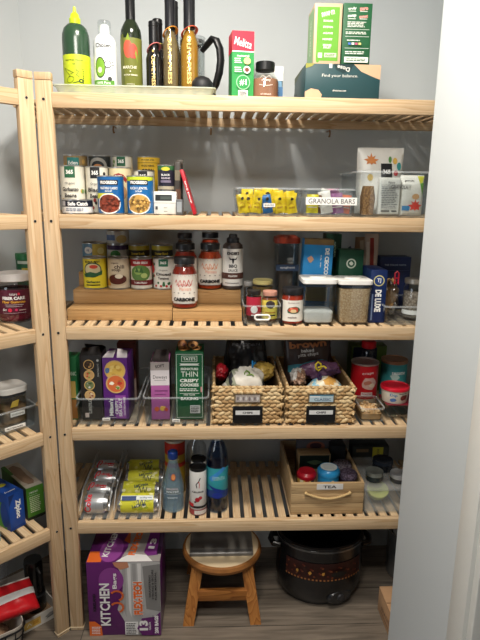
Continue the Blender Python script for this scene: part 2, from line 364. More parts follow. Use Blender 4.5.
def jar(label, cat, loc, prof, glass, fill=None, fillh=None, lid=None, band=None, group=None, rz=0, name='glass_jar', lidname='lid', sx=1, extra=None):
    """prof: outer profile; lid: (profile, material); band: (r, z0, z1, colour, items)"""
    t = thing(name, label, cat, loc, rz, group)
    m = M(); m.lathe(glass, prof, 32, c1=False); m.done('jar_body' if 'jar' in name else 'bottle_body', t)
    if fill:
        P = []
        for r, z in prof:
            if z <= fillh: P.append((max(.001, r-.0022), max(.003, z)))
        r0 = P[-1][0]; P.append((r0, fillh)); P.append((r0*.5, fillh+.0005)); m = M(); m.lathe(fill, P, 28); m.done('contents', t)
    if lid: m = M(); m.lathe(lid[1], lid[0], 32); m.done(lidname, t)
    if band:
        r, z0, z1, col, items = band; m = M(); a = 62 if len(band) < 6 else band[5] if False else 62
        b = mt(col, .5) if isinstance(col, tuple) else col
        m.decal([('r', -r*2.2, z0, r*2.2, z1, b)], cy(r+.0003), su=.004, o0=.0)
        if items: m.decal(items, cy(r+.0003), su=.004, o0=.0004)
        m.done('paper_label', t)
    if extra: extra(t)
    return t
def lumps(m, mat, c, size, n, r, seed=0, flat=.6):
    rnd = random.Random(seed); mats = mat if isinstance(mat, list) else [mat]
    for i in range(n):
        p = (c[0]+(rnd.random()-.5)*size[0], c[1]+(rnd.random()-.5)*size[1], c[2]+(rnd.random()-.5)*size[2])
        q = Matrix.Rotation(rnd.random()*6.28, 4, 'Z') @ Matrix.Rotation(rnd.random()*1.5, 4, 'X'); k = r*(.7+.6*rnd.random())
        m.sph(rnd.choice(mats), p, (k, k*flat, k*.8), 8, q)
def pouch(name, label, cat, loc, w, h, t, col, items=None, rz=0, lean=0, group=None, seed=1, wr=.004, rough=.35, metal=0, nx=22, nz=26, gather=0, back=None):
    """soft bag standing on its base, front at -t/2, sealed edge on top"""
    def sh(u, v, side):
        a = max(0, 1-abs(2*u/w)**3)**.5; q = v/h; b = max(0, 1-max(0, (q-.25)/.75)**2.2); b *= .55+.45*min(1, q/.08) if q < .08 else 1
        th = t/2*a*b; n = noise.noise(Vector((u*28+seed*9, v*28, side*5+seed)))*wr + noise.noise(Vector((u*70+seed*3, v*55, side*7)))*wr*.45
        gx = 1-gather*max(0, q-.55)/.45; edge = 1+.03*noise.noise(Vector((v*20, seed, side*0)))
        return Vector((u*gx*edge, side*(th+.0008)+n*(.3+.7*a), v+.3*n))
    m = M(); b_ = mt(col, rough, metal); i = m.mi(b_); G = {}
    for s in (-1, 1):
        V = [[m.bm.verts.new(sh(-w/2+w*x/nx, h*z/nz, s)) for x in range(nx+1)] for z in range(nz+1)]; G[s] = V
        for z in range(nz):
            for x in range(nx): m.face((V[z][x], V[z][x+1], V[z+1][x+1], V[z+1][x]), i)
    A, B = G[-1], G[1]
    for z in range(nz):
        for x in (0, nx): m.face((A[z][x], A[z+1][x], B[z+1][x], B[z][x]), i)
    for x in range(nx):
        for z in (0, nz): m.face((A[z][x], A[z][x+1], B[z][x+1], B[z][x]), i)
    if items: m.decal(items(w, h), lambda u, v, o: sh(u, v, -1)+Vector((0, -o*1.6, 0)), su=w/nx, sv=h/nz)
    o = m.done(name, None, loc, rz, smooth=60); o.rotation_euler = (lean, 0, rz); tag(o, label, cat, group); return o
def crumple(name, label, cat, loc, size, mats, seed=0, group=None, amp=.22, rz=0, parent=None):
    """scrunched soft bag"""
    m = M(); t = bmesh.new(); bmesh.ops.create_icosphere(t, subdivisions=4, radius=1)
    idx = [m.mi(q) for q in mats]
    for v in t.verts:
        n = noise.noise(v.co*2.2+Vector((seed*3.1, 0, seed)))*amp*1.4 + abs(noise.noise(v.co*5+Vector((seed, seed*2, 0))))*amp*1.3
        v.co *= 1+n-.1; v.co = Vector((v.co.x*size[0]/2, v.co.y*size[1]/2, v.co.z*size[2]/2+size[2]/2))
        v.co.z = max(v.co.z, 0)
    vm = {v: m.bm.verts.new(v.co) for v in t.verts}
    for f in t.faces:
        c = f.calc_center_median(); k = noise.noise(c*14+Vector((seed*7, 0, 0))); j = 0 if len(idx) == 1 or k < .05 else (1 if len(idx) == 2 or k < .25 else 2)
        m.face([vm[v] for v in f.verts], idx[j])
    t.free(); o = m.done(name, parent, loc, rz, smooth=50)
    if label: tag(o, label, cat, group)
    return o
G_ = lambda *c: mt(c, .5)
# ================================================================ TOP SHELF
Z = Z1
xa, xb = X(53, .05, Z), X(216, .05, Z); tw = xb-xa; frost = rim((222, 232, 214), .55)
t = thing('tray', 'long shallow frosted plastic tray under the oil bottles on the top shelf', 'tray', ((xa+xb)/2, .04, Z))
m = M(); m.loft(frost, [(tw-.03, .20, .01, 0), (tw-.01, .22, .012, .022), (tw, .23, .014, .024), (tw, .23, .014, .027), (tw-.014, .216, .01, .027), (tw-.034, .196, .008, .003)], c=(0, .115)); m.done('tray_body', t)
ZT = Z+.0035
# green squeeze bottle
lime = G_(192, 208, 40); 
x, w, h = fitr(63, 90, 20, .06, ZT); r = w/2; gd = mt((44, 72, 50), .22, 0, .6)
t = thing('squeeze_bottle', 'dark green squeeze bottle with lime cap and lime label', 'bottle', (x, .06+r, ZT))
m = M(); m.lathe(gd, [(r-.004, 0), (r, .004), (r, h*.78), (r*.97, h*.85), (r*.84, h*.93), (r*.6, h*.98), (r*.38, h)], 36); m.done('bottle_body', t)
m = M(); m.lathe(mt((200, 226, 40), .3), [(r*.40, h-.002), (r*.42, h+.012), (r*.34, h+.016), (r*.30, h+.024), (r*.14, h+.030), (r*.09, h+.044), (r*.04, h+.045)], 24); m.done('cap', t)
def L1(r, h):
    k = G_(20, 50, 24); q = h*.52
    o = [('t', 'Extra Virgin Olive Oil', 0, q*.90, .0045, k, r*1.3), ('t', 'Oil', 0, q*.80, .004, k)]
    o += [('l', [(-.016+.006*math.cos(a*1.1)+.010*math.sin(a*2.3), q*.5+.016*math.sin(a*.9)+.004*math.cos(a*3)) for a in [i*.33 for i in range(22)]], .0011, k)]
    o += [('l', [(.004, q*.66), (.012, q*.60), (.006, q*.52), (.014, q*.46)], .001, k), ('e', .018, q*.36, .0065, .0055, k), ('l', [(-.004, q*.30), (.014, q*.35)], .0016, k), ('e', .018, q*.36, .003, .0025, lime)]
    for i in range(7): o.append(('r', .023+.001*(i % 2), q*(.3+.06*i), .025+.001*(i % 2), q*(.3+.06*i)+.003, k))
    o += [('e', -.018, q*.12, .005, .003, k), ('e', -.008, q*.10, .005, .003, k), ('r', .004, q*.07, .02, q*.085, k)]
    return o
m = M(); m.lathe(lime, [(r+.0002, .006), (r+.0004, .0065), (r+.0004, h*.545), (r+.0002, h*.55)], 36, c0=False, c1=False); m.decal(L1(r, h), cy(r+.0004), su=.004); m.done('paper_label', t)
# white spray can
x, w, h = fitr(94, 117, 32, .07, ZT); r = w/2
t = thing('spray_can', 'white avocado oil spray can with a clear cap beside the lime labelled bottle', 'can', (x, .07+r, ZT))
m = M(); m.lathe(mt((232, 234, 234), .25), [(r-.002, 0), (r, .002), (r, h*.82), (r*.97, h*.88), (r*.82, h*.95), (r*.6, h*.99), (r*.48, h)], 32); m.done('can_body', t)
m = M(); m.lathe(mt((238, 240, 240), .3), [(r*.45, h-.004), (r*.47, h+.012), (r*.40, h+.024), (r*.2, h+.028)], 24); m.done('nozzle', t)
m = M(); m.lathe(clear(), [(r*.55, h-.006), (r*.57, h+.030), (r*.52, h+.036), (r*.3, h+.037)], 24, c0=False); m.done('cap', t)
gk, gl, pit = G_(26, 34, 28), G_(120, 168, 52), G_(228, 226, 190)
it = [('t', 'Chosen', 0, h*.80, .012, gk, r*1.35), ('e', -.010, h*.45, .016, .028, gk), ('e', -.010, h*.45, .0135, .025, gl), ('e', -.011, h*.41, .0065, .008, pit), ('e', .012, h*.50, .010, .010, gk), ('e', .012, h*.50, .008, .008, G_(232, 234, 234))]
for a in range(0, 200, 28): c_, s_ = math.cos(math.radians(a-60)), math.sin(math.radians(a-60)); it.append(('l', [(.012+.012*c_, h*.5+.012*s_), (.012+.018*c_, h*.5+.018*s_)], .0014, gk))
it += [('r', -r*1.05, .002, r*.9, h*.25, G_(96, 152, 60)), ('t', '100% Pure', -.002, h*.205, .006, G_(240, 244, 236), r*1.2), ('t', 'AVOCADO', -.002, h*.145, .009, G_(240, 244, 236), r*1.5), ('t', 'OIL SPRAY', -.002, h*.08, .006, G_(240, 244, 236), r*1.1), ('e', .016, h*.27, .006, .006, G_(60, 62, 60))]
m = M(); m.decal(it, cy(r), su=.004); m.done('printed_label', t)
def bottle(label, px0, px1, pyn, Y, z, htot, col, capcol, capz, necr=.40, sh=(.66, .80), items=None, group=None, glass=None, fill=None, fz=.7, ribbon=None, caph=None, band=None):
    x, w, _ = fitr(px0, px1, pyn, Y, z); r = w/2; h = htot; t = thing('oil_bottle', label, 'bottle', (x, Y+r, z), 0, group)
    g = glass or mt(col, .12, 0, .7)
    P = [(r-.004, 0), (r, .004), (r, h*sh[0]*.92), (r*.93, h*sh[0]), (r*.72, h*(sh[0]+sh[1])/2), (r*necr, h*sh[1]), (r*necr, h*.985), (r*necr*.9, h*.985)]
    m = M(); m.lathe(g, P, 32); m.done('bottle_body', t)
    if fill: m = M(); m.lathe(fill, [(a-.003, max(b, .006)) for a, b in P if b < h*fz]+[(r*necr-.003, h*fz)], 28); m.done('oil', t)
    rn = r*necr+.0012; m = M(); m.lathe(mt(capcol, .35), [(rn, h*capz), (rn, h*.93), (rn+.0008, h*.935), (rn+.0008, h*.95), (rn, h*.955), (rn, h-.002), (rn-.002, h)], 24); m.done('capsule', t)
    if band: m = M(); bb = mt(band[2], .5); m.lathe(bb, [(r+.0003, band[0]), (r+.0005, band[0]+.0004), (r+.0005, band[1]), (r+.0003, band[1])], 36, c0=False, c1=False); m.decal(items(r, h), cy(r+.0005), su=.004); m.done('paper_label', t)
    elif items: m = M(); m.decal(items(r, h), cy(r), su=.003); m.done('printed_label', t)
    if ribbon:
        m = M(); zz = h*(sh[0]+sh[1])/2; rr = r*.74
        P2 = [(rr*1.05*math.cos(a), rr*1.05*math.sin(a), zz+.010+.012*math.sin(a+2.4)) for a in [math.pi*2*i/24 for i in range(24)]]
        m.tube(mt(ribbon, .5), P2, .0045, 8, closed=True, flat=.35); m.done('ribbon', t)
    return t
gold = G_(206, 170, 92); goldl = G_(236, 206, 128)
def olive_it(r, h):
    ol = G_(96, 100, 40); rd = G_(192, 84, 62); wt = G_(226, 222, 196)
    return [('r', -r*.95, .006, -r*.6, h*.52, G_(86, 92, 34)), blot(-.006, h*.40, .014, .026, rd, 12, 2, .12), blot(.010, h*.38, .014, .022, G_(176, 70, 54), 12, 5, .12), ('p', [(-.012, h*.47), (-.004, h*.53), (.002, h*.47)], G_(130, 150, 50)), ('p', [(.014, h*.36), (.022, h*.28), (.018, h*.40)], G_(130, 150, 50)),
            ('t', 'MARCHE', -.002, h*.245, .008, wt, r*1.35), ('e', 0, h*.21, .002, .002, wt), ('t', 'EXTRA VIRGIN', 0, h*.18, .0045, wt, r*1.3), ('r', -.011, h*.10, .011, h*.104, wt), ('r', -.015, h*.08, .012, h*.084, wt), ('r', -.013, h*.06, .013, h*.064, wt)]
bottle('tall dark glass oil bottle with olive green label showing red fruit', 121, 142, 24, .07, ZT, .315, (28, 38, 22), (14, 14, 16), .64, .42, (.57, .66), olive_it, band=(.006, .155, (112, 116, 48)))
def press_it(r, h): return [('t', 'OLIVE PRESS', 0, h*.33, r*.46, goldl, h*.42, -90, .02), ('e', 0, h*.60, .0025, .004, gold)]
bottle('slim black bottle with gold vertical lettering and pink ribbon, front of the two short ones', 146, 162, 24, .075, ZT, .205, (24, 22, 22), (14, 14, 16), .62, .56, (.55, .66), press_it, 'gold lettered oil bottles', ribbon=(226, 130, 130))
bottle('slim black bottle with yellow ribbon behind the short pink ribboned one', 150, 166, 24, .15, ZT, .232, (24, 22, 22), (14, 14, 16), .62, .56, (.55, .66), None, 'gold lettered oil bottles', ribbon=(214, 206, 90))
bottle('clear bottle of grey brown oil with orange ribbon and gold vertical lettering', 162, 179, 24, .075, ZT, .30, 0, (26, 26, 30), .62, .56, (.50, .62), press_it, 'gold lettered oil bottles', glass=clear((200, 196, 180), .12), fill=mt((128, 114, 82), .2), fz=.6, ribbon=(236, 160, 60))
bottle('clear bottle of bright amber oil with red ribbon and gold vertical lettering', 180, 199, 24, .075, ZT, .305, 0, (26, 26, 30), .62, .56, (.50, .62), press_it, 'gold lettered oil bottles', glass=clear((232, 214, 160), .12), fill=mt((158, 126, 52), .2), fz=.6, ribbon=(222, 96, 66))
bottle('dark capped clear bottle standing between and behind the two gold lettered clear ones', 168, 182, 24, .165, ZT, .285, 0, (20, 20, 22), .60, .45, (.50, .62), None, None, glass=clear((200, 196, 180), .12), fill=mt((96, 82, 46), .2), fz=.6)
# glass press with a black handle
x0 = X(183, .17, Z+.1); r = .038
t = thing('coffee_press', 'glass coffee press with a big curved black handle behind the amber bottle', 'coffee press', (x0+.028, .20, ZT))
m = M(); m.lathe(clear((220, 226, 226), .16), [(r-.004, 0), (r, .004), (r, .185), (r+.002, .19), (r-.002, .19), (r-.003, .006), (r-.006, .004)], 32); m.done('beaker', t)
m = M(); m.lathe(mt((150, 150, 150), .25, .9), [(r+.0008, .170), (r+.0012, .171), (r+.0012, .180), (r+.0008, .181)], 32, c0=False, c1=False); m.done('upper_band', t); m = M(); m.lathe(black, [(r+.001, .004), (r+.002, .006), (r+.002, .03), (r+.001, .032)], 32, c0=False, c1=False); m.done('lower_band', t)
hp = [(.030, -.02, .150), (.046, -.035, .165), (.060, -.045, .178), (.073, -.05, .172), (.083, -.05, .150), (.086, -.05, .118), (.082, -.05, .085), (.072, -.045, .052), (.058, -.035, .030), (.038, -.015, .018)]
m = M(); m.tube(black, hp, [.009, .011, .012, .0135, .014, .014, .014, .013, .011, .009], 12, flat=.8); m.done('handle', t)
x0, _, _ = fit(192, 212, 70, .08, ZT); 
t = thing('rubber_bulb', 'matt black round rubber bulb at the right end of the frosted tray', 'bulb', (x0, .092, ZT+.0008))
m = M(); m.lathe(mt((24, 25, 28), .55), [(.001, 0.0005), (.016, .0015), (.028, .010), (.033, .028), (.031, .043), (.021, .055), (.009, .060), (.001, .061)], 28); m.done('bulb', t)
m = M(); m.tube(black, [(.022, -.004, .008), (.034, -.012, .012), (.040, -.02, .006), (.041, -.022, .0048)], .002, 8); m.done('cord', t)
# coffee filter box, seen a little from its left
x, w, h = fit(232, 254, 31, .05, Z)
def fmel(w, h):
    g, rd, wt = G_(44, 146, 72), G_(222, 40, 62), G_(240, 240, 236)
    o = [('r', -w/2, 0, w/2, h*.70, g), ('r', -w/2, h*.70, w/2, h, rd), ('r', -w/2, h*.695, w/2, h*.71, wt), ('t', 'Melitta', 0, h*.83, h*.12, wt, w*.8, -12, .01), ('t', 'natural', 0, h*.64, .006, wt, w*.55)]
    o += lines(-w*.22, h*.565, w*.34, .016, 3, wt, 3)+lines(-w*.22, h*.43, w*.34, .016, 3, wt, 4)
    o += [('e', w*.18, h*.56, w*.16, .009, G_(232, 214, 140)), ('e', w*.17, h*.43, w*.16, .010, wt), ('e', w*.17, h*.43, w*.10, .006, G_(120, 60, 40))]
    o += [('e', 0, h*.24, w*.32, w*.32, G_(150, 204, 160)), ('e', 0, h*.24, w*.28, w*.28, g), ('t', '#1', 0, h*.24, w*.28, wt), ('r', -w*.22, .004, w*.22, h*.12, wt)]+lines(0, h*.06, w*.36, h*.1, 6, ink, 8)
    return o
carton('filter_box', 'tall red and green coffee filter box on the top shelf', 'box', (x, .05, Z), w, .07, h, (40, 138, 68), fmel, lambda d, h: [('r', 0, h*.70, d, h, G_(222, 40, 62))] if False else [('r', -d, h*.70, 0, h, G_(214, 40, 60))], rz=.12, top=lambda w, d: [('r', -w/2, 0, w/2, d, G_(222, 40, 62))])
x, w, h = fitr(251, 279, 64, .04, Z); r = w/2; gg = clear()
def it(r): 
    wt = G_(235, 225, 215); return [('l', [(-.018, .055), (-.01, .062), (0, .055), (.008, .062), (.016, .054)], .0016, wt), ('t', 'creamy', 0, .048, .007, wt, .026), ('l', [(-.02, .038), (0, .034), (.02, .038)], .0014, wt), ('t', 'HOT CHOCOLATE', 0, .012, .004, wt, .03)]
H = h
t = jar('small clear glass bottle of brown powder with a black cap on the top shelf', 'bottle', (x, .04+r, Z), [(r-.004, 0), (r, .004), (r, H*.50), (r*.95, H*.62), (r*.72, H*.78), (r*.60, H*.86), (r*.60, H*.98)], gg, mt((150, 104, 76), .7), H*.62, lid=([(r*.66, H*.88), (r*.68, H*.89), (r*.68, H*1.12), (r*.62, H*1.14)], black), name='glass_bottle', lidname='cap')
m = M(); m.decal(it(r), cy(r), su=.004); m.done('printed_label', t)
x, w, h = fit(252, 283, 62, .13, Z)
carton('plastic_tub', 'pale blue plastic tub mostly hidden behind the brown powder bottle', 'tub', (x, .13, Z), w, .08, h*.9, (120, 160, 190), lambda w, h: [('r', -w/2, h*.62, w/2, h, G_(220, 222, 218)), ('r', -w*.5, 0, w*.5, h*.45, G_(70, 116, 160))], bev=.01)
# teal box and the two upright boxes standing on it
x0_, x1_ = X(305, .03, Z+.03), X(379.5, .03, Z+.03); w = x1_-x0_; h = Zat(340, 64, .03)-Z
def fdose(w, h):
    cr = G_(206, 170, 136); wt = G_(226, 224, 214); tl = G_(30, 62, 64)
    o = [('p', [(-w/2, 0), (-w/2, h*.20), (-w*.42, h*.30), (-w*.32, h*.26), (-w*.27, h*.12), (-w*.29, 0)], cr), ('p', [(w*.14, h), (w*.24, h*.80), (w*.40, h*.66), (w/2, h*.58), (w/2, h)], cr), ('p', [(-w/2, h), (-w/2, h*.86), (-w*.42, h*.92), (-w*.38, h)], G_(150, 150, 70))]
    o += [('p', [(-w*.13+w*.0, h), (-w*.10, h*.84), (w*.0, h*.74), (w*.10, h*.84), (w*.14, h)], G_(22, 50, 52)), ('t', 'Dose', w*.0, h*.88, h*.12, wt, w*.17, 168), ('t', 'Find your balance.', -w*.04, h*.66, h*.105, wt, w*.48, 0, .0), ('t', 'drinkdose.com', -w*.04, h*.25, h*.05, wt, w*.18)]
    o += [('r', -w*.19, h*.88, -w*.15, h*1.0, G_(225, 225, 220))]
    return o
def ldose(d, h): return [('p', [(-d, h*.8), (-d*.5, h*.9), (-d*.2, h), (-d, h)], G_(90, 100, 70)), ('p', [(-d, 0), (-d*.5, 0), (-d*.7, h*.4), (-d, h*.5)], G_(70, 80, 84))]
carton('shipping_box', 'dark teal cardboard box with tan shapes lying on the top shelf', 'box', ((x0_+x1_)/2, .03, Z), w, .22, h, (36, 70, 74), fdose, ldose)
ZB = Z+h
def swirl(w, h, m): return []
x, w2, h2 = fit(314, 341.5, 3, .04, ZB)
def ftru(w, h):
    g = G_(104, 166, 52); wt = G_(238, 240, 226); o = [('r', -w*.40, h*.06, w*.40, h*.94, g), ('e', -w*.40+w*.06, h*.06, w*.06, w*.06, g), ('t', 'SWAP IT!', -w*.02, h*.835, h*.075, wt, w*.48, 14, .04), ]
    for i, s_ in enumerate(('SUGAR', 'STEVIA', 'AGAVE', 'HONEY')): o.append(('t', s_, 0, h*(.715-.10*i), h*.033, wt, w*.36, 0, .04))
    o += [('t', 'MONK\nFRUIT', 0, h*.30, h*.075, wt, w*.32, 0, .04), ('r', -w*.10, h*.12, w*.34, h*.19, G_(220, 230, 200)), ('r', -w*.33, h*.11, -w*.18, h*.19, wt)]
    return o+lines(w*.12, h*.155, w*.38, h*.05, 2, G_(80, 120, 50), 2)
carton('sweetener_box', 'tan sided light green sweetener box standing on the teal box', 'box', (x, .04, ZB), w2, .11, h2, (206, 178, 146), ftru, lambda d, h: [('r', -d*.92, h*.05, -d*.06, h*.95, G_(142, 180, 130)), ('t', 'SWEETENER', -d*.5, h*.5, h*.08, G_(226, 230, 210), h*.6, 90)], group=None)
x, w2, h2 = fit(342.5, 371, 3, .045, ZB)
def fdk(w, h):
    wt = G_(228, 232, 220); o = []
    for i, (a, b) in enumerate(((-.2, .91), (.2, .91), (-.2, .79), (.2, .79))): o.append(('t', ('truly', 'zero', 'swap', 'sweet')[i], w*a, h*b, h*.05, (wt, G_(226, 150, 140))[i % 2], w*.3, 6, .05)); o.append(('r', w*(a-.13), h*(b-.045), w*(a+.13), h*(b-.035), wt))
    o += lines(.0, h*.66, w*.7, h*.10, 4, wt, 5)+[('r', -w*.42, h*.575, w*.42, h*.58, wt)]+lines(-.0, h*.52, w*.8, h*.05, 2, wt, 7)+[('r', -w*.42, h*.46, w*.42, h*.465, wt)]
    for i, c in enumerate(((70, 110, 190), (230, 230, 230), (190, 80, 120), (210, 200, 120))): o.append(('r', -w*.30+w*.12*i, h*.33, -w*.21+w*.12*i, h*.365, G_(*c)))
    o += lines(-w*.1, h*.40, w*.5, h*.03, 1, wt, 9)+[('r', -w*.42, h*.27, w*.42, h*.275, wt)]+lines(0, h*.20, w*.8, h*.06, 2, wt, 3)+[('r', -w*.42, h*.04, w*.42, h*.13, wt)]+lines(0, h*.085, w*.7, h*.05, 2, G_(40, 90, 50), 6)
    return o
carton('sweetener_box', 'dark green sweetener box with small white print standing on the teal box', 'box', (x, .045, ZB), w2, .10, h2, (34, 92, 56), fdk, None)
# ================================================================ SECOND SHELF
Z = Z2; YL = G_(240, 208, 40); CRM = G_(228, 222, 200)
def i365(sq, l1, l2, dots, cid=1, fr_=0):
    def f(r, h):
        o = [('r', -r*.42, h*.74, r*.42, h*.985, G_(*sq)), ('t', '365', 0, h*.86, h*.09, G_(240, 240, 235), r*.56, 0, .04)]
        rnd = random.Random(cid)
        for k in range(16):
            a, b = (rnd.random()-.5)*r*2.8, h*(.08+.80*rnd.random())
            if abs(a) < r*.75 and h*.32 < b: continue
            o.append(('e', a, b, r*.13, h*.045, G_(*dots[k % len(dots)])))
        for k in range(7): o.append(('e', (-.7+.24*k)*r, h*(.12+.10*(k % 2)), r*.10, h*.035, G_(*dots[k % len(dots)])))
        o += [('t', 'Organic', 0, h*.62, h*.06, ink, r*.75, 0, 0), ('t', l1, 0, h*.50, h*.085, ink, r*1.25, 0, .03)]+([('t', l2, 0, h*.37, h*.085, ink, r*.9, 0, .03)] if l2 else [])
        return o
    return f
cream = (226, 222, 206)
can('cream tin of garbanzo beans with a green square, leftmost behind the flat tuna tin', 'organic bean tins', 60.5, 85.5, 165, .10, Z, cream, i365((40, 96, 66), 'Garbanzo', 'Beans', [(206, 166, 84), (120, 150, 90)], 3))
can('cream tin of beans with a black square, right of the garbanzo tin', 'organic bean tins', 86, 109, 166, .10, Z, cream, i365((36, 36, 38), 'Black', 'Beans', [(160, 60, 56), (44, 40, 44)], 5))
def tuna(r, h): return [('r', -r*1.7, h*.50, r*1.7, h*.92, G_(26, 30, 46)), ('t', 'Safe Catch', r*.25, h*.71, h*.27, WT_, r*1.35, 0, .05), ('r', -r*1.1, h*.55, -r*.62, h*.88, G_(190, 190, 196))]+lines(.006, h*.3, r*1.4, h*.22, 2, G_(110, 120, 140), 3)
WT_ = G_(240, 240, 236)
can('flat navy and white tuna tin standing in front of the garbanzo tin', None, 62, 92.5, 199.5, .015, Z, (232, 232, 230), tuna, edge=.002)
def prog(bowl, lid, l1, seed):
    def f(r, h):
        y = h*.56; o = [('p', [(-r*1.5, h*.99), (r*1.5, h*.99), (r*1.5, h*.90), (0, h*.83), (-r*1.5, h*.88)], G_(*lid)), ('r', -r*.72, h*.76, r*.72, h*.89, G_(26, 24, 30)), ('t', 'PROGRESSO', 0, h*.825, h*.085, WT_, r*1.3, 0, .05)]
        o += [('t', l1, 0, h*.68, h*.065, WT_, r*1.35, 0, .03), ('t', 'SOUP', 0, h*.60, h*.045, WT_, r*.5, 0, .03), ('e', -.0, h*.28, r*.92, h*.265, WT_), ('e', 0, h*.28, r*.83, h*.235, G_(*bowl))]
        rnd = random.Random(seed)
        for k in range(46):
            a, q = rnd.random()*6.28, rnd.random()**.5; q2 = rnd.choice((.62, .8, 1.0, 1.18)); c = tuple(min(255, int(v*q2)) for v in bowl); o.append(('e', r*.76*q*math.cos(a), h*.28+h*.205*q*math.sin(a), r*.10, h*.03, G_(*c)))
        return o
    return f
def progB(r, h):
    o = prog((136, 60, 40), (24, 96, 160), 'VEGETABLE CLASSICS', 4)(r, h); o.insert(1, ('p', [(-r*1.5, h*.55), (r*.35, h*.55), (r*.1, h*.42), (-r*1.5, h*.40)], G_(216, 218, 60))); return o
can('blue soup tin showing a bowl of red beans at the shelf front', 'blue soup tins', 97.5, 124, 175.5, .015, Z, (24, 96, 160), progB)
can('blue soup tin with a lime top showing a bowl of yellow lentils', 'blue soup tins', 127, 153.5, 175.5, .015, Z, (24, 104, 168), prog((204, 160, 84), (196, 214, 50), 'RICH LENTIL', 9))
xr0, xr1 = X(62, .2, Z), X(160, .2, Z); m = M(); zr = .052; m.box(black, xr0, xr1, .19, .36, zr-.004, zr-.0004); 
for a in (xr0+.004, xr1-.008): m.box(black, a, a+.004, .19, .36, 0, zr-.004)
tag(m.done('step_rack', None, (0, 0, Z)), 'low black step rack raising the back row of tins on the second shelf', 'rack')
ZR = Z+zr
def band(col, txt, tc=(240, 240, 236), top=None, y=.82):
    def f(r, h): return ([('r', -r*1.6, h*.62, r*1.6, h*.98, G_(*top))] if top else [])+[('r', -r*.5, h*(y-.13), r*.5, h*(y+.13), G_(*col)), ('t', txt, 0, h*y, h*.09, G_(*tc), r*.8, 0, .02), ('e', -r*.9, h*.75, r*.16, h*.06, G_(200, 160, 90)), ('e', r*.9, h*.83, r*.16, h*.06, G_(200, 160, 90))]
    return f
can('back row tin with teal label behind the garbanzo tin', 'tins in the back row', 64, 88, 154.5, .20, ZR, (150, 126, 84), band((44, 128, 124), 'Eden', top=None, y=.80))
def amy(r, h): return [('e', 0, h*.74, r*.85, h*.20, G_(150, 148, 140)), ('e', 0, h*.72, r*.6, h*.14, G_(30, 32, 34)), ('e', 0, h*.70, r*.42, h*.08, G_(180, 120, 70)), ('l', [(-r*1.1, h*.8), (-r*.9, h*.93)], .001, WT_)]
can('back row tin with a black label and a grey ring picture', 'tins in the back row', 89, 111, 155, .20, ZR, (42, 46, 46), amy)
can('back row cream tin with a dark green square, left of the yellow corn tin', 'tins in the back row', 112.5, 133, 155.5, .20, ZR, cream, i365((40, 96, 66), 'Peas', '', [(110, 150, 80)], 8))
def redarc(r, h): return [('p', [(-r*.75, h*.74), (-r*.4, h*.84), (0, h*.87), (r*.4, h*.84), (r*.75, h*.74), (r*.65, h*.66), (r*.35, h*.74), (0, h*.77), (-r*.35, h*.74), (-r*.65, h*.66)], G_(140, 38, 34)), ('t', 'ROMA', 0, h*.81, h*.04, WT_, r*.6), ('e', 0, h*.45, r*.7, h*.18, G_(170, 130, 90))]
can('cream tin with a dark red arched banner behind the two blue soup tins', None, 109.5, 132, 167, .10, Z, (214, 198, 156), redarc)
def corn(r, h): 
    k = G_(50, 40, 20); return [('t', 'TRADER JOES', 0, h*.90, h*.04, k, r*1.2), ('t', 'WHOLE KERNEL', 0, h*.76, h*.045, k, r*1.2, 0, .03), ('t', 'CORN', 0, h*.63, h*.11, k, r*1.1, 0, .05), ('r', -r*1.2, h*.83, r*1.2, h*.84, k), ('e', 0, h*.3, r*.6, h*.12, G_(240, 220, 110))]
xq, wq, hq = fit(136, 159.5, 156, .21, ZR); can('tall yellow tin of corn in the back row', None, 0, 0, 0, .21, ZR, (226, 184, 52), corn, box=(xq, wq, hq))
can('small cream tin with a black square peeking over the lime topped soup tin', None, 133.5, 155, 170, .115, Z, cream, i365((36, 36, 38), 'Corn', '', [(214, 190, 90)], 11))
# white boxy timer with the dark tin on it
x, w, h = fit(153.5, 176.5, 191.5, .05, Z)
def ftim(w, h): return [('r', -w*.42, h*.60, w*.30, h*.86, G_(40, 44, 46)), ('r', -w*.2, h*.66, w*.26, h*.80, G_(74, 84, 80)), ('r', -w*.5, h*.50, w*.5, h*.515, G_(150, 150, 148)), ('t', 'WATT', w*.02, h*.30, h*.05, G_(90, 90, 90), w*.16), ('r', -w*.06, h*.13, w*.1, h*.15, G_(120, 120, 120)), ('r', -w*.42, h*.22, -w*.32, h*.36, G_(60, 60, 62))]
carton('white_device', 'boxy white appliance with a dark display, a dark tin standing on it', 'appliance', (x, .05, Z), w, .10, h, (226, 226, 220), ftim, bev=.004)
def dbl(r, h): return [('r', -r*1.5, h*.80, r*1.5, h*.97, G_(52, 100, 60)), ('e', 0, h*.84, r*.5, h*.07, G_(206, 196, 60)), ('t', 'BLACK', 0, h*.62, h*.07, WT_, r*1.0), ('t', 'BEANS', 0, h*.50, h*.07, G_(200, 190, 200), r*1.0), ('r', -r*.6, h*.33, r*.6, h*.42, G_(120, 110, 130)), ('r', -r*1.5, .006, r*1.5, h*.2, G_(160, 150, 130))]
can('small dark tin with a green top standing on the white appliance', None, 157.5, 175, 164.5, .07, Z+h, (38, 36, 50), dbl)
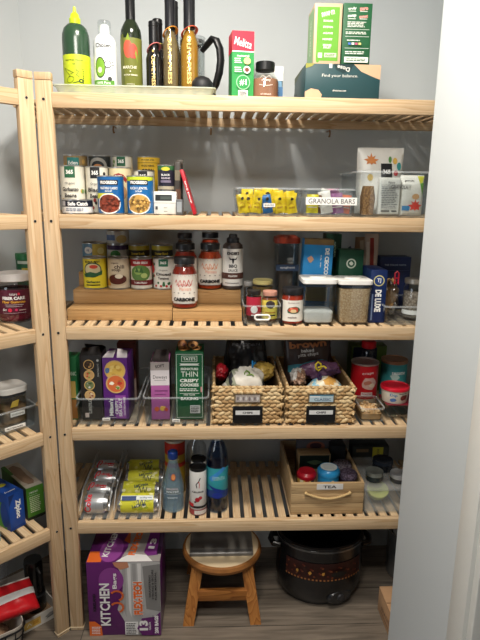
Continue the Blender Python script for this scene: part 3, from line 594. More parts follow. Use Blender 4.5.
# leaning packets
x = X(181, .14, Z+.06)
m = M(); m.box(mt((58, 52, 46), .5), -.010, .010, 0, .12, 0, .155, .004); m.box(mt((86, 80, 72), .5), -.005, .016, .02, .03, .148, .162, .003); m.decal([('r', -.008, .10, .008, .13, G_(120, 110, 90)), ('r', -.006, .03, .009, .075, G_(90, 60, 44))], fr(0))
o = m.done('snack_pouch', None, (x-.006, .08, Z)); tag(o, 'dark brown upright pouch between the white appliance and the leaning red packet', 'pouch')
m = M(); m.box(mt((92, 94, 96), .4), 0, .020, 0, .04, 0, .045, .002); m.decal([('r', .003, .008, .017, .038, G_(150, 156, 160))], fr(0)); tag(m.done('pocket_device', None, (X(176, .03, Z), .03, Z)), 'small grey packet standing beside the white appliance', 'packet')
m = M(); h = .135; m.box(mt((178, 34, 48), .4), -.005, .005, 0, .11, 0, h, .001); m.decal([('t', 'dried fruit', 0, h*.5, .005, WT_, h*.5, 90)], fr(0)); m.decal([('r', -.1, .01, -.01, h-.01, G_(120, 24, 34))], lf(-.005))
o = m.done('snack_box', None, (X(196.5, .05, Z)-.005, .05, Z+.0015)); o.rotation_euler = (0, math.radians(-17), 0); tag(o, 'thin red packet leaning to the left beside the white appliance', 'box')
# ---- bins on the right
def sbin(label, px0, px1, pyt, Y, z, d, **k):
    x, w, h = fit(px0, px1, pyt, Y, z); return bin_(label, (x, Y, z), w, d, h, **k), x, w, h
def packet(name, label, x, y, z, w, h, col, tilt=(0, 0), rz=0, group=None, items=None, th=.006, parent=None, seed=0):
    m = M(); b = mt(col, .3); nx, nz = 8, 10
    def sh(u, v, sd):
        a = max(0, 1-(2*u/w)**2)**.5*max(0, 1-(2*v/h-1)**4)**.5; q = noise.noise(Vector((u*60+seed, v*60, sd)))*.005*(.3+a)
        return Vector((u, sd*(th*.5*a+.0004)+q, v))
    V = {}
    for sd in (-1, 1): V[sd] = [[m.bm.verts.new(sh(-w/2+w*i/nx, h*j/nz, sd)) for i in range(nx+1)] for j in range(nz+1)]
    i_ = m.mi(b)
    for sd in (-1, 1):
        for j in range(nz):
            for i in range(nx): m.face((V[sd][j][i], V[sd][j][i+1], V[sd][j+1][i+1], V[sd][j+1][i]), i_)
    for j in range(nz):
        for i in (0, nx): m.face((V[-1][j][i], V[-1][j+1][i], V[1][j+1][i], V[1][j][i]), i_)
    for i in range(nx):
        for j in (0, nz): m.face((V[-1][j][i], V[-1][j][i+1], V[1][j][i+1], V[1][j][i]), i_)
    if items: m.decal(items, lambda u, v, o: sh(u, v, -1)+Vector((0, -o*1.5, 0)), su=w/nx, sv=h/nz)
    o = m.done(name, parent, (x, y, z), rz, smooth=60); o.rotation_euler = (tilt[0], tilt[1], rz)
    if label: tag(o, label, 'packet', group)
    return o
t, x, w, h = sbin('clear wide bin of yellow snack packets on the second shelf', 235.5, 303, 187.5, .02, Z, .24, tape=('SNACKS', .0, .032, .034, .010))
rnd = random.Random(4)
pos = 'far left,second from left,third from left,fourth from left,middle,fourth from right,third from right,second from right,far right'.split(',')
for i in range(9):
    c = (236, 204, 40) if i != 4 else (50, 110, 170); k = G_(60, 50, 30)
    packet('snack_packet', ('yellow snack packet, %s in the front row of the wide bin' % pos[i]) if i != 4 else 'blue snack packet in the middle of the yellow ones in the wide bin', x-w*.37+w*.74*i/8, .048+.010*(i % 2), Z+.008, .030, .052+.016*rnd.random(), c, (0, rnd.uniform(-.22, .22)), rnd.uniform(-.25, .25), 'yellow snack packets in the clear bin', [blot(.003, .042, .007, .006, k, 7, i, .5), ('l', [(-.010, .025), (.0, .032), (.008, .024)], .0016, G_(200, 150, 30)), ('t', 'oat', 0, .018, .007, G_(170, 120, 20), .018)], seed=i)
for i in range(7):
    packet('snack_packet', 'yellow snack packet %s in the back of the wide bin' % ('far left,left,left of centre,centre,right of centre,right,far right'.split(',')[i]), x-w*.31+w*.62*i/6, .10+.035*(i % 3), Z+.010, .036, .058+.016*rnd.random(), (236, 204, 40), (-.1, rnd.uniform(-.35, .35)), rnd.uniform(-.3, .3), 'yellow snack packets in the clear bin', [blot(.0, .055, .008, .006, G_(60, 50, 30), 7, i, .5)], seed=20+i)
t, x, w, h = sbin('clear bin labelled granola bars on the second shelf', 305.5, 357, 188.5, .02, Z, .24, tape=None)
m = M(); m.box(white, -w*.50, w*.49, -.0055, -.0035, h*.42, h*.69); m.decal([('t', 'GRANOLA BARS', 0, h*.555, h*.175, ink, w*.90, 0, .0)], fr(-.0055)); m.done('name_tape', t)
gb = [((222, 206, 50), -.42, .055, .02, 'yellow bar wrapper leaning'), ((120, 84, 60), -.22, .058, .16, 'brown bar wrapper'), ((226, 222, 216), -.04, .066, -.2, 'white bar wrapper'), ((214, 100, 60), .08, .05, .1, 'orange bar wrapper'), ((140, 84, 130), .22, .06, -.12, 'purple bar wrapper'), ((200, 96, 50), .38, .055, .1, 'rust orange bar wrapper')]
for i, (c, fx, hh, a, nm) in enumerate(gb):
    packet('granola_bar', nm+' at the front of the labelled bin', x+w*fx*.80, .05+.008*(i % 2), Z+.0095, .036, hh, c, (0, a), a, 'granola bars in the clear bin', [('r', -.014, hh*.3, .014, hh*.34, WT_), blot(0, hh*.65, .008, .008, G_(230, 214, 190), 7, i, .4)], seed=i+40)
for i, (c, nm) in enumerate((((170, 170, 160), 'pale grey bar wrapper'), ((206, 120, 150), 'pink bar wrapper'), ((120, 80, 110), 'plum bar wrapper'))):
    packet('granola_bar', nm+' sticking up behind the front row of the labelled bin', x-w*.10+w*.16*i, .09, Z+.02, .042, .062, c, (0, .3-.3*i), .3*i-.2, 'granola bars in the clear bin', None, seed=i+60)
t, x, w, h = sbin('tall clear tub holding the granola bags at the right of the second shelf', 358, 434, 171, .02, Z, .26, step=False, taper=.88)
m = M(); m.box(clear((240, 240, 240), .25), -.034+.008, .034+.008, -.0035, -.0015, h*.60, h*.72); m.decal([('t', 'GRANOLA', .008, h*.66, h*.075, ink, .050, 0, .0)], fr(-.0035)); m.done('name_tape', t)
# jar of granola, white info packet, white leaf bag
gx = X(375, .12, Z+.05); oat = speck((176, 134, 84), (120, 84, 50), 160)
def leaf(cu, cv, s, m): 
    P = []; 
    for k, (a, q) in enumerate(((90, 1), (72, .5), (50, .85), (38, .45), (10, .95), (-8, .5), (-35, .75), (-60, .35), (-90, .5), (-120, .35), (-145, .75), (-172, .5), (170, .95), (142, .45), (130, .85), (108, .5))): P.append((cu+s*q*math.cos(math.radians(a)), cv+s*q*math.sin(math.radians(a))))
    return ('p', P, m)
def gbag(w, h):
    o = [leaf(-w*.22, h*.80, w*.17, G_(206, 128, 66)), ('r', -w*.02, h*.52, w*.22, h*.76, G_(28, 30, 34)), ('t', '365', w*.10, h*.64, h*.07, WT_, w*.17, 0, .05), ('e', w*.18, h*.82, w*.035, h*.05, G_(96, 150, 80)), ('e', w*.29, h*.80, w*.05, h*.05, G_(220, 180, 90)), ('e', w*.38, h*.72, w*.05, h*.06, G_(60, 150, 150)), ('e', w*.30, h*.62, w*.05, h*.04, G_(206, 60, 70)), ('t', 'WHOLE FOODS', w*.10, h*.47, h*.03, ink, w*.4), ('e', -w*.25, h*.55, w*.06, h*.05, G_(210, 180, 100))]
    return o
xx, ww, _ = fit(351, 403, 150, .16, Z); hh = Zat(377, 147, .16)-Z-.008
pouch('granola_bag', 'white granola bag with a brown maple leaf standing tallest in the tall tub', 'bag', (xx+.008, .17, Z+.0065), ww*.88, hh, .07, (228, 226, 218), gbag, seed=3, nx=16, nz=20, wr=.003, group=None)
m = M(); m.box(mt((222, 220, 212), .5), -.032, .032, 0, .02, 0, .108, .002); m.decal([('r', -.03, .004, .03, .104, G_(226, 224, 216)), ('t', 'Nature', .004, .094, .007, G_(90, 90, 90), .02), ('l', [(-.028, .086), (.028, .086)], .0008, ink)]+lines(0, .05, .052, .066, 13, G_(120, 120, 120), 5)+[('r', -.026, .008, .0, .012, ink), ('r', .006, .008, .022, .012, ink)], fr(0))
o = m.done('info_packet', None, (X(389, .045, Z+.05), .044, Z+.0085)); tag(o, 'white packet covered in small grey print at the front of the tall tub', 'packet')
def lbag(w, h): return [('p', [(-w*.5, h*.62), (-w*.5, h*.98), (w*.5, h*.98), (w*.5, h*.86)], G_(232, 230, 222)), ('p', [(w*.2, h*.98), (w*.36, h*.70), (w*.5, h*.98)], G_(196, 196, 60)), ('p', [(w*.30, h*.8), (w*.42, h*.5), (w*.5, h*.82)], G_(110, 170, 70)), leaf(w*.12, h*.22, w*.34, G_(222, 66, 54)), ('e', w*.12, h*.47, w*.16, h*.07, G_(206, 160, 110)), ('r', -w*.42, h*.12, -w*.12, h*.24, G_(60, 130, 180)), ('t', 'granola', -w*.15, h*.86, h*.05, ink, w*.4)]
xx = X(411, .06, Z+.06)
pouch('granola_bag', 'white granola bag with a red leaf at the right end of the tall tub', 'bag', (xx, .062, Z+.0065), .072, .118, .035, (226, 222, 212), lbag, seed=8, nx=14, nz=16, wr=.002)
m = M(); m.loft(oat, [(.034, .04, .008, 0), (.038, .05, .01, .05), (.03, .03, .008, .085)], c=(0, .02)); tag(m.done('granola_bag', None, (X(368, .05, Z+.05)+.002, .045, Z+.0065)), 'small bag of brown oat clusters at the left end of the tall tub', 'bag')
# ================================================================ THIRD SHELF
Z = Z3; bam = wood('X', (206, 164, 110), (190, 146, 94), s=1.0, name='bamboo', fine=60)
def riser(label, px0, px1, Ys, hs):
    a, b = X(px0, Ys[0], Z+hs[0]), X(px1, Ys[0], Z+hs[0]); w = b-a; t = thing('step_riser', label, 'riser', (a, Ys[0], Z), 0, 'bamboo step risers'); Ye = Ys[0]+Ys[-1]
    for k, h in enumerate(hs):
        y0 = Ys[k]-Ys[0] if k else 0; y1 = (Ys[k+1]-Ys[0]) if k+1 < len(hs) else y0+.095
        m = M(); m.box(bam, 0, w, y0, y0+.008, (hs[k-1] if k else 0), h-.008, .0008); m.box(bam, 0, w, y0, y1+.004, h-.008, h-.0007, .001); m.done('step', t)
    m = M(); m.box(bam, 0.0, .007, .009, .1, 0, hs[0]-.009); m.done('side_panel', t); m = M(); m.box(bam, w-.007, w, .009, .1, 0, hs[0]-.009); m.done('side_panel', t)
    return a, b
YS = (.085, .170, .255); HS = (.038, .083, .130)
riser('left half of bamboo step riser carrying the cans on the third shelf', 67, 172, YS, HS)
riser('right half of bamboo step riser carrying the red sauce jars', 172.6, 242, (.076, .172, .256), HS)
ZA, ZB2, ZC = (Z+q for q in HS)
def bush(r, h):
    k = G_(40, 36, 24); o = [('t', 'BUSHS BEST', 0, h*.87, h*.07, k, r*1.3, 0, .04), ('e', 0, h*.62, r*.78, h*.24, G_(60, 80, 50)), ('e', 0, h*.63, r*.68, h*.19, G_(200, 190, 150)), ('p', [(-r*.85, h*.48), (-r*.2, h*.56), (r*.3, h*.52), (r*.85, h*.60), (r*.8, h*.46), (r*.1, h*.40), (-r*.7, h*.38)], G_(40, 90, 56)), ('e', r*.1, h*.72, r*.35, h*.06, G_(190, 70, 50)), ('t', 'Garbanzo', 0, h*.24, h*.08, G_(30, 70, 50), r*1.2, 0, .04), ('r', -r*.6, h*.12, r*.6, h*.155, k)]
    return o
G2 = 'tins on the middle step'
can('bright yellow tin of beans with a green banner, leftmost on the middle step', G2, 83, 106.5, 258, .175, ZB2, (232, 214, 52), bush)
def vg(r, h): return [('t', 'organic', -r*.2, h*.83, h*.06, G_(70, 50, 40), r*.7), ('t', 'chili', r*.2, h*.72, h*.12, G_(70, 50, 40), r*.9), ('t', 'soup', -r*.1, h*.60, h*.10, G_(70, 50, 40), r*.8), ('e', .0, h*.30, r*.95, h*.20, G_(196, 180, 150)), ('e', .0, h*.32, r*.85, h*.16, G_(84, 34, 26)), ('e', r*.15, h*.42, r*.35, h*.07, G_(230, 220, 200)), ('p', [(-r*1.1, h*.10), (-r*1.1, h*.36), (-r*.75, h*.28), (-r*.6, h*.12)], G_(200, 150, 70))]
can('cream tin with a brown bowl picture, second on the middle step', G2, 107.5, 130, 258, .175, ZB2, (210, 196, 170), vg)
def mus(r, h): return [('r', -r*1.6, h*.74, r*1.6, h*.96, G_(160, 36, 40)), ('t', 'PEELED SEEDS', 0, h*.86, h*.07, WT_, r*1.4, 0, .04), ('e', 0, h*.52, r*.95, h*.26, G_(92, 130, 66)), ('e', -r*.2, h*.58, r*.4, h*.10, G_(140, 170, 90)), ('e', r*.35, h*.45, r*.3, h*.08, G_(180, 196, 120)), ('p', [(-r*.5, h*.56), (-r*.3, h*.72), (-r*.1, h*.56), (r*.1, h*.74), (r*.3, h*.54)], G_(60, 100, 50)), ('r', -r*1.6, h*.14, r*1.6, h*.30, G_(110, 30, 34)), ('t', 'TOMATILLO', 0, h*.22, h*.06, WT_, r*1.2)]
can('red and green labelled tin, third on the middle step', G2, 130.5, 152.5, 258.5, .175, ZB2, (224, 220, 206), mus)
def dt(r, h): return i365((44, 110, 80), 'Diced', 'Tomatoes', [(190, 44, 40), (60, 110, 70)], 12)(r, h)+[('e', -r*1.1, h*.65, r*.28, h*.14, G_(190, 44, 40)), ('e', r*.9, h*.10, r*.35, h*.08, G_(190, 44, 40))]
can('white tin of diced tomatoes with a green square, beside the front sauce jar', G2, 153, 175.5, 258.5, .175, ZB2, (228, 226, 216), dt)
G3 = 'tins on the top step'
def bl(r, h): return [('r', 0, 0.006, r*1.6, h*.96, G_(214, 190, 90)), ('e', -r*.35, h*.74, r*.36, h*.12, WT_), ('t', 'rt', -r*.35, h*.74, h*.08, G_(50, 90, 150)), ('e', r*.7, h*.72, r*.3, h*.12, G_(236, 226, 150))]
can('light blue and yellow tin, leftmost on the top step', G3, 82.5, 107, 243, .262, ZC, (106, 150, 180), bl)
def pu(r, h): return [('r', -r*1.6, h*.80, r*1.6, h*.96, G_(70, 50, 90)), ('e', -r*.1, h*.62, r*.5, h*.16, G_(70, 140, 70)), ('r', -r*1.5, h*.3, r*1.5, h*.4, G_(190, 196, 190))]
can('white tin with purple band and green dot on the top step', G3, 107.5, 128.5, 244.5, .262, ZC, (208, 210, 204), pu)
hc = Zat(118, 244.5, .262)-ZC
can('small pale tin stacked on the purple banded tin', None, 106.5, 129, 231, .255, ZC+hc, (196, 200, 196), lambda r, h: [('e', r*.5, h*.4, r*.5, h*.3, G_(200, 180, 120)), ('r', -r*1.2, h*.3, -r*.1, h*.7, G_(100, 130, 180))])
def yb(r, h): return [('r', -r*1.6, h*.58, r*1.6, h*.80, G_(60, 54, 34)), ('t', 'Simmer Bunch', 0, h*.68, h*.09, G_(230, 200, 60), r*1.3, 0, .03)]
can('yellow tin with a dark band, left of its twin on the top step', G3, 128.5, 149.5, 245, .262, ZC, (206, 190, 60), yb)
can('yellow tin with a dark band behind the diced tomatoes tin', G3, 151.5, 173, 245, .262, ZC, (206, 190, 60), yb)
sauce = mt((150, 44, 26), .35); dkl = mt((34, 34, 36), .35)
def carb(r, h, txtc):
    o = [('r', -r*1.0, h*.10, r*1.0, h*.14, G_(200, 196, 188))]; rnd = random.Random(3)
    rd = G_(*txtc); q = G_(120, 110, 110)
    for k in range(7): o.append(('l', [(-r*1.0+r*.3*k, h*.66), (-r*.9+r*.3*k, h*(.72+.03*(k % 2))), (-r*.8+r*.3*k, h*.64)], .0008, rd if k % 2 else q))
    o += [('l', [(-r*.7+r*1.4*i/16, h*(.52+.06*math.sin(i*1.7))) for i in range(17)], .0016, rd), ('l', [(-r*.6+r*1.2*i/12, h*(.47+.03*math.sin(i*2.3))) for i in range(13)], .0014, rd), ('t', 'Marinara', r*.1, h*.40, h*.07, G_(226, 150, 120), r*.9, 0, 0)]
    for k in range(5): o.append(('r', -r*.9+r*.42*k, h*.31, -r*.78+r*.42*k, h*.325, q))
    o += [('t', 'CARBONE', 0, h*.19, h*.075, G_(24, 22, 24), r*1.75, 0, .07), ('r', -r*.7, h*.105, r*.7, h*.112, q)]; return o
def sjar(label, px0, px1, pyt, Y, z, tc=(196, 60, 54), fill=sauce, group='red sauce jars'):
    x, w, h = fitr(px0, px1, pyt, Y+.012, z); r = w/2; lid = [(r*.76, h*.865), (r*.80, h*.87), (r*.80, h*.985), (r*.76, h), (r*.5, h*.998)]
    it = carb(r, h, tc)
    return jar(label, 'jar', (x, Y+r, z+.0006), [(r-.006, 0), (r-.001, .004), (r, .01), (r, h*.66), (r*.95, h*.72), (r*.80, h*.80), (r*.74, h*.84), (r*.74, h*.92)], clear((240, 230, 225), .06), fill, h*.82, lid=(lid, dkl), band=(r, h*.13, h*.68, (230, 224, 214), it), group=group)
sjar('red sauce jar standing alone at the front on the lowest step', 172, 197.5, 258, .078, ZA)
sjar('red sauce jar with orange lettering beside the white barbecue bottle', 198, 222, 244, .174, ZB2, (220, 140, 90), mt((170, 64, 26), .35))
sjar('red sauce jar partly hidden behind the front sauce jar', 173.5, 197.5, 244, .174, ZB2)
sjar('dark lidded sauce jar at the back of the left jar pair, on the top step', 176, 194, 233.5, .258, ZC, fill=mt((70, 50, 34), .4))
sjar('orange red sauce jar behind the orange lettered jar, on the top step', 200, 220.5, 233, .258, ZC, fill=mt((176, 60, 26), .35))
x, w, h = fitr(222.5, 243, 234.5, .176, ZB2); r = w/2
t = thing('sauce_bottle', 'white labelled barbecue sauce bottle with a bull head and black cap', 'bottle', (x, .176+r, ZB2+.0004))
m = M(); m.lathe(mt((70, 62, 58), .3), [(r-.004, 0), (r, .004), (r, h*.74), (r*.94, h*.80), (r*.7, h*.84)], 32); m.done('bottle_body', t)
m = M(); m.lathe(dkl, [(r*.60, h*.83), (r*.62, h*.84), (r*.60, h*.92), (r*.42, h*.94), (r*.40, h*.985), (r*.3, h)], 24); m.done('cap', t)
it = [('t', "KINDER'S", 0, h*.66, h*.06, ink, r*1.2, 0, .05), ('p', [(-r*.42, h*.60), (-r*.3, h*.545), (-r*.12, h*.55), (-r*.05, h*.48), (r*.05, h*.48), (r*.12, h*.55), (r*.3, h*.545), (r*.42, h*.60), (r*.2, h*.565), (0, h*.575), (-r*.2, h*.565)], ink), ('t', 'BBQ', 0, h*.43, h*.07, ink, r*.8, 0, .03), ('t', 'SAUCE', 0, h*.355, h*.045, ink, r*.9), ('r', -r*1.6, h*.20, r*1.6, h*.31, G_(84, 52, 44)), ('t', 'CLASSIC', 0, h*.255, h*.035, WT_, r*.9), ('r', -r*.8, h*.12, r*.6, h*.13, ink)]
m = M(); wl = mt((222, 220, 214), .45); m.lathe(wl, [(r+.0002, h*.07), (r+.0005, h*.072), (r+.0005, h*.735), (r+.0002, h*.74)], 36, c0=False, c1=False); m.decal(it, cy(r+.0005), su=.004); m.done('paper_label', t)
# small handled bin with jars
t, x, w, h = sbin('small clear bin with a white oval handle holding jars on the third shelf', 243, 281.5, 305.5, .02, Z, .20, handle=(.0, .026, .046, .015), step=False)
def mini(label, px0, px1, pyt, Y, z, fill, lidc, lab, items=None, lidh=.014, glass=None, cat='jar', group=None, labh=(.15, .62)):
    x, w, h = fitr(px0, px1, pyt, Y, z); r = w/2; b = (r, h*labh[0], h*labh[1], lab, items(r, h) if items else None) if lab else None
    return jar(label, cat, (x, Y+r, z), [(r-.004, 0), (r, .004), (r, h-lidh-.010), (r*.86, h-lidh-.002), (r*.86, h-.002)], glass or clear((240, 235, 230), .08), mt(fill, .4), h-lidh-.008, lid=([(r*.92, h-lidh), (r*.94, h-lidh+.001), (r*.94, h-.001), (r*.90, h), (r*.5, h-.0008)], mt(lidc, .35) if isinstance(lidc, tuple) else lidc), band=b, group=group)
zb = Z+.006
mini('dark jar with a crimson label in the handled bin', 246.5, 261, 291, .040, zb, (60, 20, 24), (40, 36, 34), (176, 36, 60), lambda r, h: [('e', 0, h*.4, r*.5, h*.12, WT_), ('r', -r*.4, h*.2, r*.4, h*.24, WT_)], labh=(.2, .8))
mini('jar with pinkish lid and yellow label in the handled bin', 262.0, 277.5, 292, .040, zb, (150, 90, 60), (206, 150, 130), (222, 204, 90), lambda r, h: [('e', 0, h*.58, r*.6, h*.13, G_(60, 50, 50)), ('r', -r*.7, h*.2, r*.7, h*.24, ink), ('r', -r*.7, h*.30, r*.7, h*.33, G_(180, 120, 40))], labh=(.1, .72))
mini('squat jar with a pale gold lid behind the handled bin jars', 252, 273, 281, .10, zb, (106, 90, 50), (206, 196, 130), (150, 140, 110), None, labh=(.3, .7))
mini('small dark bottle with a grey lid at the back left of the handled bin', 243.5, 253, 282, .13, zb, (26, 24, 24), (150, 150, 148), None)
x, w, h = fitr(281.5, 303.2, 290, .025, Z); r = w/2
def sal(r, h):
    o = [('t', 'TRADER JOES', 0, h*.62, h*.035, G_(130, 90, 80), r*1.1), ('r', -r*1.7, h*.02, -r*1.15, h*.68, G_(46, 44, 50)), blot(0, h*.42, r*.7, h*.13, G_(70, 90, 60), 10, 4, .3), blot(0, h*.43, r*.55, h*.10, G_(190, 70, 50), 9, 6, .3), blot(0, h*.40, r*.3, h*.06, G_(220, 190, 140), 8, 7, .3), ('e', -r*.2, h*.47, r*.14, h*.03, G_(226, 120, 90)), ('t', 'salsa', -r*.1, h*.22, h*.05, G_(90, 50, 44), r*.8)]
    return o
jar('salsa jar with a black lid and white tomato picture label', 'jar', (x, .025+r, Z), [(r-.005, 0), (r, .005), (r, h*.76), (r*.92, h*.86), (r*.9, h*.90)], clear((240, 230, 225), .08), mt((160, 52, 28), .35), h*.86, lid=([(r*.96, h*.84), (r*.98, h*.85), (r*.98, h*1.0), (r*.96, h*1.02), (r*.85, h*1.03)], dkl), band=(r, h*.10, h*.70, (226, 222, 212), sal(r, h)))
x, w, h = fit(296, 299, 280, .03, Z)
# tall container of pasta with red lid
x, w, h = fit(275, 299.5, 236, .22, Z)
t = thing('tall_canister', 'tall clear canister with a red orange lid behind the salsa jar', 'canister', (x, .22, Z))
m = M(); m.loft(clear((206, 214, 218), .16), [(w*.86, w*.86, .012, 0), (w*.9, w*.9, .014, .004), (w, w, .016, h*.90), (w-.006, w-.006, .014, h*.90), (w*.9-.006, w*.9-.006, .012, .006)], c=(0, w/2)); m.done('canister_body', t)
m = M(); m.loft(mt((168, 66, 44), .4), [(w*.9, w*.9, .014, h*.90), (w+.002, w+.002, .016, h*.905), (w+.002, w+.002, .016, h*.97), (w*.7, w*.7, .014, h)], c=(0, w/2)); m.done('lid', t)
m = M(); m.loft(mt((150, 128, 110), .7), [(w*.55, w*.5, .01, .006), (w*.6, w*.55, .01, h*.62)], c=(0, w/2)); m.done('contents', t)
m = M(); m.decal([('r', -w*.46, h*.55, w*.46, h*.63, G_(70, 90, 120)), ('t', 'spaghetti', 0, h*.59, h*.035, WT_, w*.6)], fr(-.0006)); m.done('printed_label', t)
def fcec(w, h): return [('r', -w/2, h*.93, w/2, h, G_(120, 96, 56)), ('t', 'DE CECCO', w*.30, h*.72, w*.15, WT_, h*.34, -90, .05), ('t', 'DAL 1886', w*.10, h*.72, w*.04, WT_, h*.16, -90), blot(-w*.26, h*.74, w*.13, h*.05, G_(206, 160, 130), 9, 3, .4), ('e', -w*.05, h*.50, w*.14, h*.03, G_(190, 150, 70)), ('r', -w*.35, h*.2, w*.4, h*.4, G_(214, 180, 110))]
x, w, h = fit(300, 326, 240, .15, Z)
carton('pasta_box', 'bright blue pasta box with white vertical lettering on the third shelf', 'box', (x+.008, .15, Z+.0022), w*1.12, .05, h, (40, 138, 202), fcec, tilt=(0, .03), colt=(120, 96, 56))
x, w, h = fit(324, 340, 234, .235, Z)
carton('pasta_box', 'tall dark green box standing behind the blue pasta box', 'box', (x, .235, Z), w, .05, h, (18, 62, 44), lambda w, h: [('t', 'NATURAL', w*.1, h*.8, .006, G_(160, 180, 160), h*.2, -90)])
x, w, h = fit(338, 362, 250, .155, Z)
carton('tea_box', 'green box with a round white emblem standing behind the grain container', 'box', (x, .155, Z), w, .06, h, (22, 70, 48), lambda w, h: [('e', 0, h*.80, w*.20, w*.20, G_(200, 206, 190)), ('e', 0, h*.80, w*.15, w*.15, G_(40, 84, 60)), blot(0, h*.80, w*.10, w*.10, G_(206, 210, 196), 8, 3, .5), ('t', 'ORGANIC', 0, h*.60, .005, G_(190, 200, 190), w*.5)])
crumple('snack_bag', 'crumpled dark bag tucked at the back behind the round emblem box', 'bag', (X(349, .30, Z+.2), .29, Z), (.075, .07, .225), [mt((44, 62, 78), .3), mt((120, 110, 90), .4)], 6, amp=.12)
pouch('pasta_bag', 'tall slim red and white bag standing upright at the back', 'bag', (X(370, .29, Z+.15), .29, Z), .05, .265, .05, (196, 176, 160), lambda w, h: [('r', -w*.15, h*.05, w*.12, h*.95, G_(150, 50, 44)), ('r', -w*.40, h*.1, -w*.2, h*.9, G_(214, 206, 196))], seed=5, nx=10, nz=20)
pouch('pasta_bag', 'tall slim tan bag left of the red and white one at the back', 'bag', (X(361, .32, Z+.15), .345, Z), .04, .25, .04, (170, 140, 112), lambda w, h: [('r', -w*.1, h*.05, w*.25, h*.95, G_(206, 190, 170))], seed=15, nx=10, nz=20)
def fdel(w, h): return [('e', 0, h*.80, w*.34, w*.34, G_(206, 196, 130)), ('e', 0, h*.80, w*.28, w*.28, G_(30, 60, 120)), ('t', 'TJ', 0, h*.80, w*.3, WT_), ('t', 'DE LUXE', 0, h*.42, w*.40, WT_, h*.42, -90, .05), ('r', -w*.4, h*.05, -w*.3, h*.55, G_(120, 140, 180))]
x, w, h = fit(370, 386, 270, .06, Z)
carton('pasta_box', 'narrow navy box with big white vertical letters beside the grain container', 'box', (x, .06, Z), w, .12, h, (14, 36, 84), fdel)
x, w, h = fit(380, 408, 257, .27, Z)
carton('cracker_box', 'dark navy box lying behind the glass jar and bag with red clip', 'box', (x, .27, Z), w*1.1, .07, h, (26, 40, 84), lambda w, h: [('t', 'THE COLOR PASTA', 0, h*.85, .006, G_(160, 170, 190), w*.7), ('r', -w*.5, h*.74, w*.5, h*.75, G_(70, 84, 130))])
def pop(label, px0, px1, pyt, Y, cont, fh, seed):
    z = Z; x, w, h = fit(px0, px1, pyt, Y, z); t = thing('food_container', label, 'container', (x, Y, z), 0, 'square lidded containers'); dd = w*1.02
    m = M(); m.loft(clear((226, 232, 236), .12), [(w*.86, dd*.86, .012, 0), (w*.88, dd*.88, .014, .004), (w*.96, dd*.96, .016, h*.86), (w*.96-.006, dd*.96-.006, .013, h*.86), (w*.88-.006, dd*.88-.006, .012, .006)], c=(0, dd/2)); m.done('container_body', t)
    m = M(); m.loft(cont, [(w*.85-.006, dd*.85-.006, .012, .0065), (w*.88-.006, dd*.88-.006, .012, .012), (w*(.88+.08*fh)-.0065, dd*(.88+.08*fh)-.0065, .012, h*fh), (w*.5, dd*.5, .01, h*(fh+.03*(fh < .5)))], c=(0, dd/2)); m.done('contents', t)
    m = M(); m.loft(mt((60, 70, 84), .4), [(w*.92-.006, dd*.92-.006, .014, h*.80), (w*.95-.006, dd*.95-.006, .014, h*.86)], c=(0, dd/2)); m.done('seal', t)
    m = M(); m.loft(white, [(w*.96, dd*.96, .014, h*.865), (w, dd, .016, h*.875), (w, dd, .016, h*.955), (w-.006, dd-.006, .014, h*.965), (w-.020, dd-.020, .012, h*.962)], c=(0, dd/2)); 
    lid = m.done('lid', t); m = M(); m.lathe(white, [(w*.24, 0), (w*.24, .002), (w*.22, .003)], 28, c=(0, dd/2, h*.963)); m.done('button', lid)
    return t
rice = speck((250, 247, 238), (232, 228, 216), 260, name='white_rice'); grain = speck((240, 214, 172), (196, 158, 112), 190, name='brown_grain')
pop('square container a quarter full of white rice with a white lid', 302.5, 337.5, 278, .025, rice, .26, 1)
pop('square container full of tan grain with a white lid', 338.5, 373, 279, .025, grain, .78, 2)
# clear bin with bag and glass jar at the right
bx0 = X(384, .02, Z); bin_('small clear bin beside the narrow navy box, at the right end of the third shelf', (bx0+.085, .02, Z), .17, .21, .062, step=False, taper=.92)
x, w, h = fitr(403.5, 425, 283, .078, Z+.0068); r = w/2
jar('tall clear glass jar of pale seeds with a metal lid at the right', 'jar', (x, .078+r, Z+.0068), [(r-.004, 0), (r, .006), (r, h*.84), (r*.88, h*.92), (r*.86, h)], clear((228, 232, 232), .14), speck((170, 160, 146), (110, 100, 88), 150, name='seeds'), h*.72, lid=([(r*.92, h*.95), (r*.95, h*.96), (r*.95, h*1.07), (r*.9, h*1.08)], mt((176, 170, 160), .3, .7)), band=(r*.999, h*.12, h*.24, (226, 226, 222), None))
crumple('snack_bag', 'clear bag of golden snacks closed with a red clip in the small clear bin', 'bag', (X(390, .13, Z+.05), .145, Z+.006), (.06, .08, .125), [clear((230, 224, 214), .3, .2), mt((170, 132, 84), .5), mt((196, 160, 110), .5)], 9, amp=.2)
x = X(397, .10, Z+.15); m = M(); m.tube(mt((200, 36, 60), .35), [(-.006, 0, .0), (-.006, 0, .036), (0, 0, .042), (.006, 0, .036), (.006, 0, .0), (.0, 0, .008)], .0028, 8, closed=True); m.tube(mt((200, 36, 60), .35), [(-.006, 0, .02), (.006, 0, .02)], .002, 6)
tag(m.done('bag_clip', None, (x, .10, Z+.118)), 'red loop clip on the clear snack bag', 'clip')
